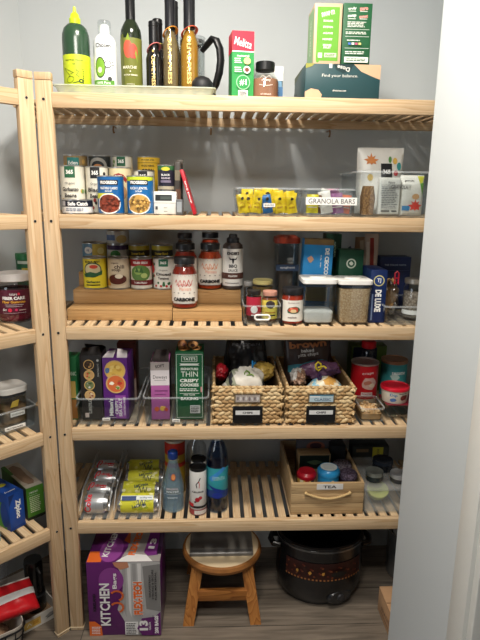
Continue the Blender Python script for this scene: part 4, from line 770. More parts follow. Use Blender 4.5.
# ================================================================ FOURTH SHELF
Z = Z4
x, w, h = fit(60, 77.5, 357, .07, Z)
carton('tea_box', 'green box mostly hidden behind the front post on the fourth shelf', 'box', (x, .07, Z), w, .06, h, (34, 104, 60), lambda w, h: [('t', 'ORGANIC', w*.1, h*.74, .013, G_(200, 216, 196), w*.75), ('r', w*.05, h*.35, w*.4, h*.62, G_(180, 150, 80)), ('r', w*.05, h*.02, w*.45, h*.33, G_(140, 96, 50))])
def cracker(cu, cv, r, cols, m): 
    o = [('e', cu, cv, r, r, G_(216, 176, 110)), ('e', cu, cv, r*.86, r*.86, G_(*cols[0]))]
    rnd = random.Random(int(cv*1e4))
    for k in range(6): a = rnd.random()*6.28; o.append(blot(cu+r*.42*math.cos(a), cv+r*.42*math.sin(a), r*.3, r*.24, G_(*cols[1+k % (len(cols)-1)]), 7, k, .5))
    return o
def fblk(w, h):
    o = []; cc = [[(60, 50, 40), (170, 130, 80), (90, 60, 40)], [(190, 150, 100), (180, 70, 50), (110, 140, 60)], [(110, 120, 80), (210, 210, 200), (60, 84, 50)], [(196, 160, 110), (140, 60, 50), (220, 200, 170)]]
    for k in range(4): o += cracker(-w*.08, h*(.86-.155*k), w*.25, cc[k], 0)
    o += [('t', 'GLUTEN FREE', w*.36, h*.78, w*.07, G_(180, 180, 176), h*.2, -90, 0), ('e', w*.36, h*.93, w*.06, w*.06, G_(180, 180, 176)), ('t', 'crackers', -w*.05, h*.22, w*.22, G_(210, 208, 200), h*.22, -90, 0), ('r', -w*.34, h*.05, -w*.16, h*.12, G_(220, 200, 190))]; return o
x, w, h = fit(81, 102, 356, .050, Z+.006)
def flap(cols):
    def f(m, w, d, h):
        b = mt(cols, .5); m.sheet(b, [(-w*.5, .002, h), (w*.5, .002, h), (w*.40, d*.30, h+.022), (-w*.42, d*.26, h+.018)], (0, .0012, .0006)); m.sheet(b, [(-w*.5, d-.002, h), (w*.5, d-.002, h), (w*.45, d*.62, h+.016), (-w*.45, d*.66, h+.020)], (0, .0012, .0006))
    return f
carton('cracker_box', 'black cracker box with four round cracker pictures, open on top', 'box', (x, .050, Z+.0075), w, .10, h, (44, 42, 42), fblk, rz=.02, extra=flap((34, 32, 32)))
def fpur(w, h):
    o = cracker(-w*.0, h*.80, w*.42, [(226, 186, 90), (236, 206, 120), (206, 160, 70)], 0); o += [blot(-w*.30, h*.80, w*.12, w*.14, G_(90, 120, 160), 8, 2, .3)]
    o += cracker(w*.02, h*.585, w*.40, [(214, 110, 60), (190, 60, 44), (244, 236, 214), (120, 150, 60)], 0)
    o += [('r', -w*.02, h*.02, w*.40, h*.40, G_(146, 74, 160)), ('t', "Milton's", -w*.20, h*.20, w*.17, WT_, h*.28, 90, .04), ('t', 'CRISPY\nSEA SALT', w*.10, h*.20, w*.28, WT_, h*.30, 90, .03), ('t', 'GLUTEN FREE', w*.34, h*.22, w*.07, WT_, h*.30, 90), ('r', -w*.4, h*.03, w*.0, h*.035, WT_)]
    return o
x, w, h = fit(103, 128, 359, .050, Z+.006)
def flapw(m, w, d, h):
    b = mt((214, 208, 210), .5); m.sheet(b, [(-w*.5, .004, h), (-w*.06, .004, h), (-w*.02, .03, h+.017), (-w*.34, .03, h+.012)], (0, .0012, .0006)); m.sheet(b, [(w*.08, .004, h), (w*.49, .004, h), (w*.44, .032, h+.014), (w*.05, .03, h+.022)], (0, .0012, .0006))
carton('cracker_box', 'purple cracker box with two round cracker pictures and torn white flaps', 'box', (x, .053, Z+.0085), w, .11, h, (92, 36, 122), fpur, extra=flapw, rz=-.03)
x, w, h = fit(118, 136, 345, .20, Z)
carton('cereal_box', 'dark reddish brown box standing behind the purple cracker box', 'box', (x, .20, Z+.0075), w, .08, h, (96, 40, 32), lambda w, h: [('p', [(-w*.1, 0), (w*.5, 0), (w*.5, h*.42), (w*.2, h*.36)], G_(150, 130, 120)), ('r', -w*.5, h*.9, w*.5, h, G_(70, 30, 26))])
def lowbin(label, px0, px1, pyt, d):
    x, w, h = fit(px0, px1, pyt, .018, Z); return bin_(label, (x, .018, Z), w, d, h, taper=.95, group='low clear bins on the fourth shelf'), x, w, h
t, x, w, h = lowbin('low clear bin holding the black and purple cracker boxes', 75.5, 139.5, 398.5, .32)
m = M(); m.box(white, -.012-.006, .012-.006, -.002+.006, .0005+.006, .017, .025); m.decal([('t', 'CRACKERS', -.006, .021, .004, ink, .018)], fr(.004)); m.done('name_tape', t)
t, x, w, h = lowbin('low clear bin holding the pink and green cookie boxes', 142.5, 209, 397.5, .32)
m = M(); m.box(white, -.012, .012, .004, .0065, .011, .019); m.decal([('t', 'COOKIES', 0, .015, .004, ink, .018)], fr(.004)); m.done('name_tape', t)
x, w, h = fit(151, 169.5, 362, .05, Z+.0075)
def fpk(w, h): return [('r', -w/2, h*.60, w/2, h*.86, G_(222, 214, 216)), ('t', 'Deweys', 0, h*.735, h*.075, ink, w*.75, 0, .0), ('r', -w*.3, h*.685, w*.3, h*.69, ink), ('r', -w/2, h*.86, w/2, h, G_(170, 160, 156)), ('t', 'SOFT', 0, h*.93, h*.05, ink, w*.5, 8), ('r', -w*.3, h*.50, w*.4, h*.515, G_(120, 60, 110)), ('r', -w*.3, h*.44, w*.3, h*.45, G_(120, 60, 110)), blot(-w*.2, h*.19, w*.16, h*.05, G_(200, 90, 50), 8, 1, .3), blot(w*.12, h*.20, w*.2, h*.055, G_(216, 170, 70), 8, 2, .3), blot(w*.3, h*.18, w*.12, h*.04, G_(180, 60, 50), 8, 3, .3)]
carton('cookie_box', 'narrow pink and white cookie box with a slanted top', 'box', (x, .05, Z+.0075), w, .12, h, (176, 96, 158), fpk, right=lambda d, h: [('r', 0, 0, d, h*.98, G_(40, 30, 36))], rz=.03, extra=lambda m, w, d, h: m.sheet(mt((60, 54, 54), .5), [(-w/2, 0.001, h), (w/2, 0.001, h), (w*.42, .07, h+.022), (-w*.30, .07, h+.022)], (0, .001, -.001)))
x, w, h = fit(175.5, 203.5, 352, .050, Z+.0075)
def ftate(w, h):
    wt = G_(226, 230, 220); b = w*.465; o = [('r', -b, h*.03, -b+.0012, h*.97, wt), ('r', b-.0012, h*.03, b, h*.97, wt), ('r', -b, h*.97-.0012, b, h*.97, wt), ('r', -b, h*.03, b, h*.03+.0012, wt)]
    o += [('r', -w*.28, h*.86, w*.28, h*.945, wt), ('r', -w*.26, h*.866, w*.26, h*.939, G_(30, 96, 60)), ('t', "TATE'S", 0, h*.902, h*.045, wt, w*.44, 0, .03), ('p', [(-w*.36, h*.835), (w*.36, h*.835), (w*.30, h*.82), (w*.36, h*.805), (-w*.36, h*.805), (-w*.30, h*.82)], wt)]
    for s_, v, hh, ww in (('SIGNATURE', .755, .035, .62), ('THIN', .68, .075, .6), ('CRISPY', .585, .05, .68), ('COOKIES', .52, .045, .66)): o.append(('t', s_, 0, h*v, h*hh, wt, w*ww, 0, .0 if s_ == 'THIN' else .04))
    o += lines(0, h*.45, w*.7, h*.05, 2, wt, 4)+[('r', -w*.35, h*.395, w*.35, h*.40, wt), ('t', 'FOR YOUR', 0, h*.375, h*.02, wt, w*.4), ('t', 'BAKING', 0, h*.32, h*.045, wt, w*.62, 0, .04), ('r', w*.02, h*.10, w*.38, h*.22, G_(214, 214, 210))]+lines(w*.20, h*.16, w*.3, h*.09, 4, ink, 6)+[('r', w*.40, h*.42, w*.44, h*.50, G_(216, 150, 150))]
    return o
o = carton('cookie_box', 'tall green cookie box with white block lettering, cookies shown on top', 'box', (x, .050, Z+.0075), w, .10, h, (26, 92, 56), ftate, top=lambda w, d: [blot(-w*.2, d*.4, w*.24, d*.3, G_(176, 120, 70), 9, 1, .2), blot(w*.25, d*.45, w*.22, d*.3, G_(190, 136, 84), 9, 2, .2), blot(w*.25, d*.45, w*.1, d*.1, G_(70, 40, 30), 7, 3, .3)])
x = X(182, .07, Z+h); m = M(); m.sph(mt((150, 100, 60), .6), (0, 0, .014), (.016, .022, .014), 10); m.sph(mt((84, 44, 34), .6), (.006, -.016, .016), (.007, .006, .006), 8); m.sph(mt((190, 140, 90), .6), (.034, .004, .012), (.018, .022, .011), 10); m.sph(mt((70, 40, 30), .6), (.034, -.014, .014), (.008, .007, .005), 8)
tag(m.done('cookie_bag', None, (x, .09, Z+.0082+h)), 'brown cookie packet lying on top of the tall green cookie box', 'bag')
# ---- woven baskets
straw = [mt((198, 168, 122), .75), mt((186, 152, 106), .75), mt((210, 184, 140), .75), mt((164, 130, 86), .75)]
def basket(label, px0, px1, pyt, txt, win):
    Y = .018; x, w, h = fit(px0, px1, pyt, Y, Z); d = .34; t = thing('woven_basket', label, 'basket', (x, Y, Z), 0, 'woven baskets'); rnd = random.Random(int(px0)); m = M()
    core = mt((150, 116, 72), .9); a = .007
    m.box(core, -w/2+.004, w/2-.004, a, a+.004, .003, h-.004); m.box(core, -w/2+.004, w/2-.004, d-a-.004, d-a, .003, h-.004); m.box(core, -w/2+a, -w/2+a+.004, a, d-a, .003, h-.004); m.box(core, w/2-a-.004, w/2-a, a, d-a, .003, h-.004); m.box(core, -w/2+a, w/2-a, a, d-a, .002, .006)
    rows = 9; rh = (h-.012)/rows
    def strand(P, ax, L):
        n = max(2, int(L/.019)); st = L/n
        for r in range(rows):
            for k in range(n):
                c = (k+.5+(.5 if r % 2 else 0))*st
                if c > L-st*.2: continue
                p = P(c, .006+rh*(r+.5)); an = (.34 if r % 2 else -.34)+rnd.uniform(-.12, .12)
                q = Matrix.Rotation(0 if ax == 'x' else math.pi/2, 4, 'Z') @ Matrix.Rotation(an, 4, 'Y'); s_ = rnd.uniform(.9, 1.12)
                m.sph(rnd.choice(straw), p, (st*.72*s_, .0055, rh*.50*s_), 8, q)
    strand(lambda c, z: (-w/2+c, .005, z), 'x', w); strand(lambda c, z: (-w/2+c, d-.005, z), 'x', w); strand(lambda c, z: (-w/2+.005, c, z), 'y', d); strand(lambda c, z: (w/2-.005, c, z), 'y', d)
    m.done('weave', t)
    m = M(); P = [(-w/2+.006, .006, h-.004), (w/2-.006, .006, h-.004), (w/2-.006, d-.006, h-.004), (-w/2+.006, d-.006, h-.004)]; Q = []
    for i in range(4):
        A, B = Vector(P[i]), Vector(P[(i+1) % 4])
        for k in range(20): Q.append(A.lerp(B, k/20))
    m.tube(straw[0], Q, .0042, 8, closed=True); tw = M()
    for k, p in enumerate(Q): m.sph(straw[k % 4], p+Vector((0, 0, .0006)), (.0085, .0045, .005), 8, Matrix.Rotation(math.atan2((Q[(k+1) % 80]-p).y, (Q[(k+1) % 80]-p).x), 4, 'Z') @ Matrix.Rotation(.5, 4, 'Y'))
    m.done('braided_rim', t)
    # handle opening filled by what shows behind it, and label holder
    m = M(); y = -.0035; m.box(mt((120, 100, 70), .8), -w*.19, w*.19, y, .004, h*.60, h*.83, .001); m.decal(win(w, h), fr(y)); m.done('handle_opening', t)
    m = M()
    for k in range(9): m.sph(straw[k % 4], (-w*.18+w*.36*k/8, -.002, h*.865), (w*.034, .006, h*.045), 8, Matrix.Rotation(.6, 4, 'Y'))
    m.done('handle_wrap', t)
    m = M(); m.box(mt((20, 20, 22), .4), -w*.21, w*.21, -.0075, -.0035, h*.06, h*.52, .0015)
    for a_, b_ in ((-w*.205, h*.10), (w*.205, h*.10), (-w*.205, h*.48), (w*.205, h*.48)): m.sph(mt((60, 56, 50), .5), (a_, -.008, b_), .0025, 8)
    hd = m.done('label_holder', t)
    m = M(); m.box(mt((214, 214, 212), .5), -w*.17, w*.17, -.0085, -.0074, h*.27 if False else h*.30, h*.41); m.decal([('t', txt, 0, h*.355, h*.055, ink, w*.14, 0, .03)], fr(-.0085)); m.done('name_card', hd)
    return x, w, h, d
def win1(w, h): return [('r', -w*.17, h*.62, w*.17, h*.81, G_(170, 158, 150))]+[blot(-w*.14+w*.04*k, h*.71, w*.02, h*.07, G_(*((206, 200, 196) if k % 2 else (120, 110, 112))), 7, k, .5) for k in range(8)]
def win2(w, h): return [('r', -w*.17, h*.62, w*.17, h*.81, G_(176, 196, 204)), ('t', 'CLASSIC', .004, h*.68, h*.07, G_(60, 80, 110), w*.24), ('r', -w*.17, h*.78, w*.17, h*.81, G_(60, 120, 140)), ('r', -w*.17, h*.74, -w*.02, h*.77, G_(230, 230, 230))]
bxa = basket('left woven basket holding a big black chip bag and a white bag', 212, 283, 387, 'CHIPS', win1)
bxb = basket('right woven basket holding brown and light blue chip bags', 286, 355.5, 387, 'CHIPS', win2)
x, w, h, d = bxa
pouch('chip_bag', 'big glossy black chip bag folded over in the left basket', 'bag', (x+.003, .205, Z+.010), w*.70, .24, .09, (28, 27, 30), lambda w, h: [('t', 'POPCORN', 0, h*.86, h*.035, G_(90, 90, 96), w*.7)], seed=2, lean=-.10, wr=.010, rough=.22, gather=.2, nx=26)
crumple('chip_bag', 'white bag with sage green spots at the front of the left basket', 'bag', (x-.008, .080, Z+.008), (w*.66, .09, .172), [mt((208, 202, 190), .4), mt((150, 152, 130), .4), mt((50, 50, 54), .4)], 3, amp=.12)
crumple('chip_bag', 'golden tan bag lying at the right side of the left basket', 'bag', (x+.055, .13, Z+.115), (.085, .10, .062), [mt((176, 146, 70), .35), mt((148, 120, 58), .35)], 5, amp=.16)
crumple('chip_bag', 'small dark red bag hanging at the left rim of the left basket', 'bag', (x-w*.36, .14, Z+.112), (.045, .06, .055), [mt((150, 26, 36), .35), mt((96, 18, 26), .35)], 8, amp=.2)
def clip(label, loc, col, s=1, seed=0):
    m = M(); c = mt(col, .35); P = [(.0, 0, 0), (.008*s, 0, .008*s), (.006*s, 0, .020*s), (-.002*s, 0, .026*s), (-.009*s, 0, .018*s), (-.007*s, 0, .006*s)]
    m.tube(c, P, .0026*s, 8, closed=True); m.tube(c, [(-.002*s, -.002, .010*s), (.014*s, -.008*s, .016*s), (.02*s, -.01*s, .010*s)], .0026*s, 8)
    tag(m.done('bag_clip', None, loc, seed*.7), label, 'clip')
clip('green bag clip on the white bag in the left basket', (x+.0, .06, Z+.145), (120, 150, 70), 1)
clip('grey metal loop clip on the white bag left of the green clip', (x-.02, .075, Z+.155), (170, 172, 176), .9, 1)
clip('small bright blue bag clip beside the golden tan bag', (x+.018, .085, Z+.172), (40, 130, 190), .9, 2)
x, w, h, d = bxb
def raw(w, h): return [('t', 'brown', 0, h*.86, h*.10, G_(176, 110, 66), w*.8, 6, .04), ('t', 'baked\npita chips', .0, h*.74, h*.11, G_(200, 196, 190), w*.44, 8, .02), ('p', [(-w*.42, h*.55), (w*.30, h*.66), (w*.42, h*.64), (w*.40, h*.54), (-w*.1, h*.46), (-w*.42, h*.46)], G_(66, 150, 168)), ('t', 'sea salt', -w*.18, h*.52, h*.04, WT_, w*.3, 7), ('t', 'no oil', w*.2, h*.59, h*.03, WT_, w*.2, 7), ('e', w*.12, h*.97, w*.05, w*.05, G_(206, 206, 200)), blot(w*.05, h*.42, w*.25, h*.05, G_(150, 116, 70), 9, 3, .3)]
pouch('chip_bag', 'tall dark brown chip bag with a teal banner in the right basket', 'bag', (x-.018, .195, Z+.010), w*.72, .243, .07, (58, 42, 36), raw, seed=12, lean=-.10, wr=.006, rough=.35, rz=-.04)
crumple('chip_bag', 'light blue and white chip bag lying at the front of the right basket', 'bag', (x+.020, .075, Z+.010), (w*.66, .09, .140), [mt((134, 184, 204), .3), mt((216, 206, 180), .35), mt((210, 158, 80), .4)], 14, amp=.06)
crumple('chip_bag', 'dark purple bag on the light blue bag in the right basket', 'bag', (x+.012, .12, Z+.12), (.135, .08, .065), [mt((62, 38, 66), .3), mt((96, 64, 90), .3)], 17, amp=.16)
crumple('chip_bag', 'crinkled clear bag at the left front corner of the right basket', 'bag', (x-.068, .08, Z+.11), (.05, .07, .06), [mt((180, 176, 170), .3), mt((140, 110, 90), .3)], 19, amp=.25)
crumple('chip_bag', 'reddish brown bag at the back right of the right basket', 'bag', (x+.050, .285, Z+.01), (.07, .06, .225), [mt((84, 48, 38), .4), mt((120, 80, 60), .4)], 21, amp=.15)
clip('yellow bag clip standing on the purple bag', (x-.002, .075, Z+.165), (222, 200, 50), 1.15)
m = M(); m.tube(mt((60, 40, 80), .5), [(0, 0, .0), (.005, 0, -.018), (.0, -.002, -.038), (-.004, 0, -.020)], .004, 8, closed=True); tag(m.done('bag_clip', None, (x+.0, .065, Z+.165)), 'dark purple strap clip hanging below the yellow clip', 'clip')
# ---- right end of the fourth shelf
x, w, h = fit(353, 381, 346, .33, Z)
carton('snack_box', 'navy and green nut box standing at the back right of the fourth shelf', 'box', (x+.004, .33, Z), w*1.25, .06, h, (90, 116, 40), lambda w, h: [('r', -w*.45, h*.45, w*.22, h*.97, G_(18, 26, 54)), ('t', 'PLANTS', -w*.12, h*.72, h*.08, G_(170, 176, 190), w*.5), ('t', 'roasted', -w*.14, h*.56, h*.05, G_(150, 156, 170), w*.4)])
x0, x1 = X(360, .03, Z), X(385, .03, Z)
bin_('shallow clear bin of nuts below the red lidded containers', ((x0+x1)/2, .03, Z), x1-x0, .12, .050, step=False)
nut = [mt((214, 178, 128), .6), mt((186, 146, 98), .6), mt((226, 200, 160), .6)]
m = M(); m.loft(nut[1], [(.066, .09, .01, .0065), (.068, .095, .01, .026), (.04, .06, .01, .032)], c=(0, .06)); lumps(m, nut, (0, .06, .027), (.056, .082, .014), 120, .0062, 4)
o = m.done('mixed_nuts', None, ((x0+x1)/2, .03, Z)); tag(o, 'pale chopped nuts lying in the shallow clear bin', 'nuts', kind='stuff')
# shelf board for upper stack: a second clear tub upside down
x, w, h = fit(359.5, 384, 372, .08, Z); 
rb = (X(386, .08, Z+.1)-X(359, .08, Z+.1))/2; ztop = Zat(372, 372, .08)
t = thing('lidded_tub', 'round red tin of crackers with a grey lid standing behind the nuts', 'tin', (X(372, .10, Z+.1), .20, Z))
m = M(); hh = .155; rb = .047; m.lathe(mt((186, 24, 34), .35), [(rb-.004, 0), (rb, .004), (rb, hh)], 36); m.done('tin_body', t)
m = M(); m.lathe(mt((176, 160, 156), .35, .5), [(rb+.001, hh-.002), (rb+.002, hh), (rb+.002, hh+.004), (rb-.002, hh+.005), (rb-.004, hh+.002), (rb*.5, hh+.002)], 36); m.done('lid', t)
m = M(); m.decal([blot(.006, hh*.58, .032, .026, G_(212, 176, 168), 12, 3, .25), blot(.000, hh*.60, .018, .010, G_(190, 120, 100), 9, 4, .4), blot(.016, hh*.54, .014, .009, G_(226, 210, 190), 9, 8, .4), ('t', 'crisps', 0, hh*.82, .011, WT_, .040, 6, .0), ('r', -.02, hh*.30, .02, hh*.38, G_(214, 200, 196)), ('t', 'ROASTED', 0, hh*.34, .006, G_(150, 30, 40), .034), ('r', -.04, .01, .04, hh*.22, G_(214, 190, 160))], cy(rb), su=.004); m.done('printed_label', t)
xr = X(376, .16, Z+.17)
t = thing('seasoning_jar', 'clear jar with a bright red lid standing behind the round red tin', 'jar', (X(377, .22, Z+.1)+.008, .32-.03, Z))
m = M(); m.lathe(clear((226, 220, 218), .1), [(.024, 0), (.026, .004), (.026, .17), (.018, .185)], 28); m.done('jar_body', t)
m = M(); m.lathe(mt((110, 60, 50), .6), [(.023, .004), (.0235, .12), (.01, .122)], 24); m.done('contents', t)
m = M(); m.lathe(mt((214, 26, 36), .35), [(.0235, .184), (.026, .187), (.026, .206), (.022, .210), (.004, .211)], 28); m.done('lid', t)
# re-seat jar in front of navy box
t.location = (X(376.5, .19, Z+.2), .285-.0, Z)
x, w, h = fitr(381, 406, 362, .20, Z); r = w/2
t = thing('snack_tin', 'round teal tin with a brown rim behind the red lidded containers', 'tin', (x, .20+r, Z))
m = M(); m.lathe(mt((60, 150, 152), .4), [(r-.003, 0), (r, .003), (r, h-.010)], 36); m.done('tin_body', t)
m = M(); m.lathe(mt((150, 112, 84), .4, .3), [(r+.001, h-.012), (r+.001, h-.001), (r-.001, h), (r-.003, h-.004), (r*.4, h-.004)], 36); m.done('lid', t)
m = M(); m.decal([blot(-.01, h*.62, .02, .016, G_(190, 214, 206), 9, 3, .4), ('t', 'sesame', .004, h*.72, .010, WT_, .05), blot(.02, h*.45, .016, .012, G_(200, 150, 90), 9, 5, .4)], cy(r), su=.004); m.done('printed_label', t)
def redtub(label, x, y, z, r, h, items):
    t = thing('dip_tub', label, 'tub', (x, y, z)); m = M(); m.lathe(mt((214, 206, 190), .4), [(r*.84, 0), (r*.88, .003), (r*.97, h*.8)], 36); m.done('tub_body', t)
    m = M(); m.lathe(mt((196, 24, 44), .3), [(r*.98, h*.78), (r*1.03, h*.80), (r*1.03, h*.92), (r*1.0, h*.97), (r*.9, h), (r*.86, h-.004), (r*.3, h-.004)], 36); m.done('lid', t)
    m = M(); m.decal(items, lambda u, v, o: Vector(((r*(.87+.13*v/h)+o)*math.sin(u/r), -(r*(.87+.13*v/h)+o)*math.cos(u/r), v)), su=.004, sv=.01); m.done('printed_label', t); return t
redtub('cream dip tub with a red lid on a clear box at the far right', X(398.5, .06, Z+.1), .095, Z+.0545, .047, .055, [('t', 'Dip', -.018, .030, .012, G_(50, 110, 160), .026), blot(.020, .022, .018, .012, G_(120, 50, 44), 9, 2, .3), blot(-.02, .014, .014, .008, G_(80, 110, 160), 9, 4, .3), ('r', .0, .036, .03, .038, ink)])
# clear box carrying the dip tub
m = M(); x0, x1 = X(387, .04, Z+.03), X(428, .04, Z+.05); g = clear((226, 226, 226), .16); ww = x1-x0
m.loft(g, [(ww, .10, .01, 0), (ww, .10, .01, .0455), (ww-.004, .096, .01, .0455), (ww-.004, .096, .01, .003)], c=(0, .05)); 
tt = thing('food_container', 'clear lidded box under the red lidded dip tub at the far right', 'container', ((x0+x1)/2+.002, .05, Z+.0072)); m.done('container_body', tt)
m = M(); m.loft(mt((120, 30, 44), .3), [(ww+.002, .102, .01, .0456), (ww+.002, .102, .01, .0468)], c=(0, .05)); m.done('lid', tt)
# ================================================================ FIFTH SHELF
Z = Z5
def rack(label, canlab, px0, px1, col, items, group, n=4, lean=0.0, names=()):
    Y0 = .045; r = .0325; L = X(px1, Y0, Z+.03)-X(px0, Y0, Z+.03); xc = (X(px1, Y0, Z+.03)+X(px0, Y0, Z+.03))/2; dd = .072
    t = thing('can_rack', label, 'rack', (xc, 0.02, Z), 0, 'clear can racks'); g = rim((226, 232, 234), .06); D_ = dd*n+.03
    for s_ in (-1, 1):
        m = M(); xx = s_*(L/2+.005); m.sheet(g, [(xx, .0, 0), (xx, D_, 0), (xx, D_, .09), (xx, .05, .075), (xx, 0, .03)], (s_*.003, 0, 0)); m.done('side_panel', t)
        m = M(); m.tube(rim((236, 240, 242), .28), [(xx+s_*.0015, 0.001, .030), (xx+s_*.0015, .05, .076), (xx+s_*.0015, D_, .091)], .0016, 8); m.done('edge_bead', t)
    m = M(); m.box(g, -L/2-.005, L/2+.005, 0, D_, .0, .003); m.box(g, -L/2-.005, L/2+.005, -.001, .002, .0031, .022); m.done('base_tray', t)
    for k in range(n):
        o = thing('drink_can', canlab % names[k], 'can', (xc+(-.004 if k % 2 else .003)*(k > 0), .02+.004+r+dd*k, Z+.0036+r+.004*k), 0, group)
        m = M(); H = L*.96; q = Matrix.Rotation(math.pi/2, 4, 'Y')
        P = [(r*.55, -H/2+.004), (r*.72, -H/2), (r*.80, -H/2+.001), (r*.84, -H/2+.004), (r, -H/2+.014), (r, H/2-.014), (r*.82, H/2-.003), (r*.82, H/2), (r*.76, H/2), (r*.74, H/2-.003)]
        al = mt((196, 198, 200), .25, .85); m.lathe(al, P, 32, mtx=q); m.done('can_body', o)
        m = M(); b = mt(*col); m.lathe(b, [(r+.0002, -H/2+.012), (r+.0004, -H/2+.0125), (r+.0004, H/2-.0125), (r+.0002, H/2-.012)], 32, c0=False, c1=False, mtx=q)
        m.decal(items(r, H, k), lambda u, v, o_: Vector((u, -(r+.0004+o_)*math.cos(v/r), (r+.0004+o_)*math.sin(v/r))), sv=.004); m.done('printed_label', o)
def coke(r, H, k):
    rd = G_(206, 28, 44); sh = (.010, .018, .014, .018)[k]
    o = [('t', 'Coke', -H*.28+.004*(k % 2), .008+sh, H*(.26 if k == 0 else .16), rd, r*2.0, 90, .03)]
    if k: o = [('t', 'diet', H*.05, .036, .010, rd, .03), ('l', [(-H*.42, .020), (-H*.30, .048), (-H*.22, .05), (-H*.2, .036), (-H*.3, .028)], .004, rd), ('r', H*.10, .008+sh, H*.34, .018+sh, rd), ('t', 'diet coke', H*.22, .013+sh, .005, WT_, H*.2)]
    return o+[('l', [(H*.05, -.02), (H*.05, .03)], .0006, G_(160, 160, 160))]
def lime_(r, H, k):
    rnd = random.Random(k); o = []
    for q in range(22): c = ((236, 230, 120), (196, 190, 40), (244, 240, 180), (170, 180, 50))[q % 4]; o.append(blot((rnd.random()-.5)*H*.8, -.02+rnd.random()*.07, .009, .007, G_(*c), 7, q, .5))
    bl_ = G_(30, 50, 90); o += [('l', [(H*(.0+.02*i), .018+.010*math.sin(i*1.3)) for i in range(12)], .0022, bl_ if k == 0 else G_(40, 60, 50)), ('t', 'LaCroix', H*.06, .034 if k else .010, .010, G_(30, 60, 90), H*.36, 10)]
    if k == 0: o += [('r', -H*.40, .026, H*.40, .040, G_(220, 226, 220)), ('r', -H*.38, .024, -H*.02, .038, G_(34, 60, 110)), ('t', 'sparkling water', H*.22, .032, .006, G_(40, 70, 110), H*.3)]
    return o
rack('clear can rack holding silver soda cans at the left of the fifth shelf', 'silver cola can with red lettering, %s in its rack', 83.5, 108.5, ((198, 200, 202), .28, .6), coke, 'silver cola cans', names=('front', 'second', 'third', 'last'))
rack('clear can rack holding yellow seltzer cans beside the silver soda cans', 'yellow citrus seltzer can, %s in its rack', 117, 158.5, ((212, 208, 60), .3), lime_, 'yellow seltzer cans', names=('front', 'second', 'third', 'last'))
# water bottle with blue cap
x, w, h = fitr(162, 184, 456, .045, Z); r = w/2
t = thing('water_bottle', 'clear blue tinted glass water bottle with a royal blue cap', 'bottle', (x, .045+r, Z))
gb_ = rim((164, 200, 222), .28); m = M(); m.lathe(gb_, [(r-.006, 0), (r-.001, .004), (r, .012), (r*.97, h*.22), (r, h*.38), (r*.92, h*.48), (r*.62, h*.68), (r*.42, h*.82), (r*.38, h*.86), (r*.38, h*.93)], 36); m.done('bottle_body', t)
m = M(); m.lathe(clear((170, 205, 222), .12), [(r-.009, .004), (r-.004, .012), (r*.95-.003, h*.22), (r-.004, h*.38), (r*.88-.003, h*.48), (r*.58, h*.68), (r*.38, h*.8)], 28); m.done('water', t)
m = M(); m.lathe(mt((26, 60, 140), .3), [(r*.44, h*.88), (r*.46, h*.885), (r*.46, h*.99), (r*.40, h)], 24); m.done('cap', t)
m = M(); m.decal([('e', r*.1, h*.62, .0085, .011, G_(206, 110, 60)), ('e', r*.1, h*.62, .006, .0075, G_(226, 150, 90)), ('t', 'MINERAL', 0, h*.43, .007, G_(206, 190, 190), r*1.1), ('t', 'WATER', 0, h*.38, .008, G_(226, 226, 220), r*1.2), ('r', -r*.8, h*.335, r*.8, h*.34, G_(220, 225, 228)), ('t', 'sparkling', 0, h*.28, .006, G_(220, 225, 228), r*.9)], lambda u, v, o: Vector(((r*(1.0 if v < h*.45 else 1-.9*(v/h-.45))+o+.001)*math.sin(u/r), -(r*(1.0 if v < h*.45 else 1-1.05*(v/h-.45))+o+.001)*math.cos(u/r), v)), su=.004, sv=.006); m.done('printed_label', t)
x, w, h = fitr(165, 185, 442, .16, Z); r = w/2
t = thing('snack_tube', 'tall red and yellow snack tube behind the blue capped bottle', 'tube', (x, .16+r, Z))
m = M(); m.lathe(mt((196, 160, 50), .4), [(r-.001, 0), (r, .002), (r, h-.006)], 32); m.decal([('r', -r*1.5, h*.74, r*1.5, h*.99-.006, G_(170, 40, 30)), ('r', -r*1.5, h*.52, r*1.5, h*.60, G_(196, 56, 36)), blot(0, h*.66, r*.7, h*.04, G_(220, 196, 120), 8, 2, .3), ('e', 0, h*.35, r*.7, h*.08, G_(160, 60, 30))], cy(r), su=.004); m.done('tube_body', t)
m = M(); m.lathe(mt((206, 200, 190), .3, .5), [(r+.0008, h-.007), (r+.001, h), (r-.002, h), (r-.003, h-.004)], 32); m.done('rim', t)
x, w, h = fitr(186, 207, 440, .17, Z); r = w/2
jar('clear empty looking plastic bottle behind the white tumbler shaped cans', 'bottle', (x, .17+r, Z), [(r-.006, 0), (r, .008), (r, h*.55), (r*.94, h*.60), (r, h*.65), (r*.9, h*.82), (r*.45, h*.95), (r*.42, h)], clear((214, 220, 224), .2), None, 0, lid=([(r*.44, h*.97), (r*.46, h*.975), (r*.46, h*1.04), (r*.4, h*1.045)], mt((200, 200, 200), .4)), name='plastic_bottle', lidname='cap')
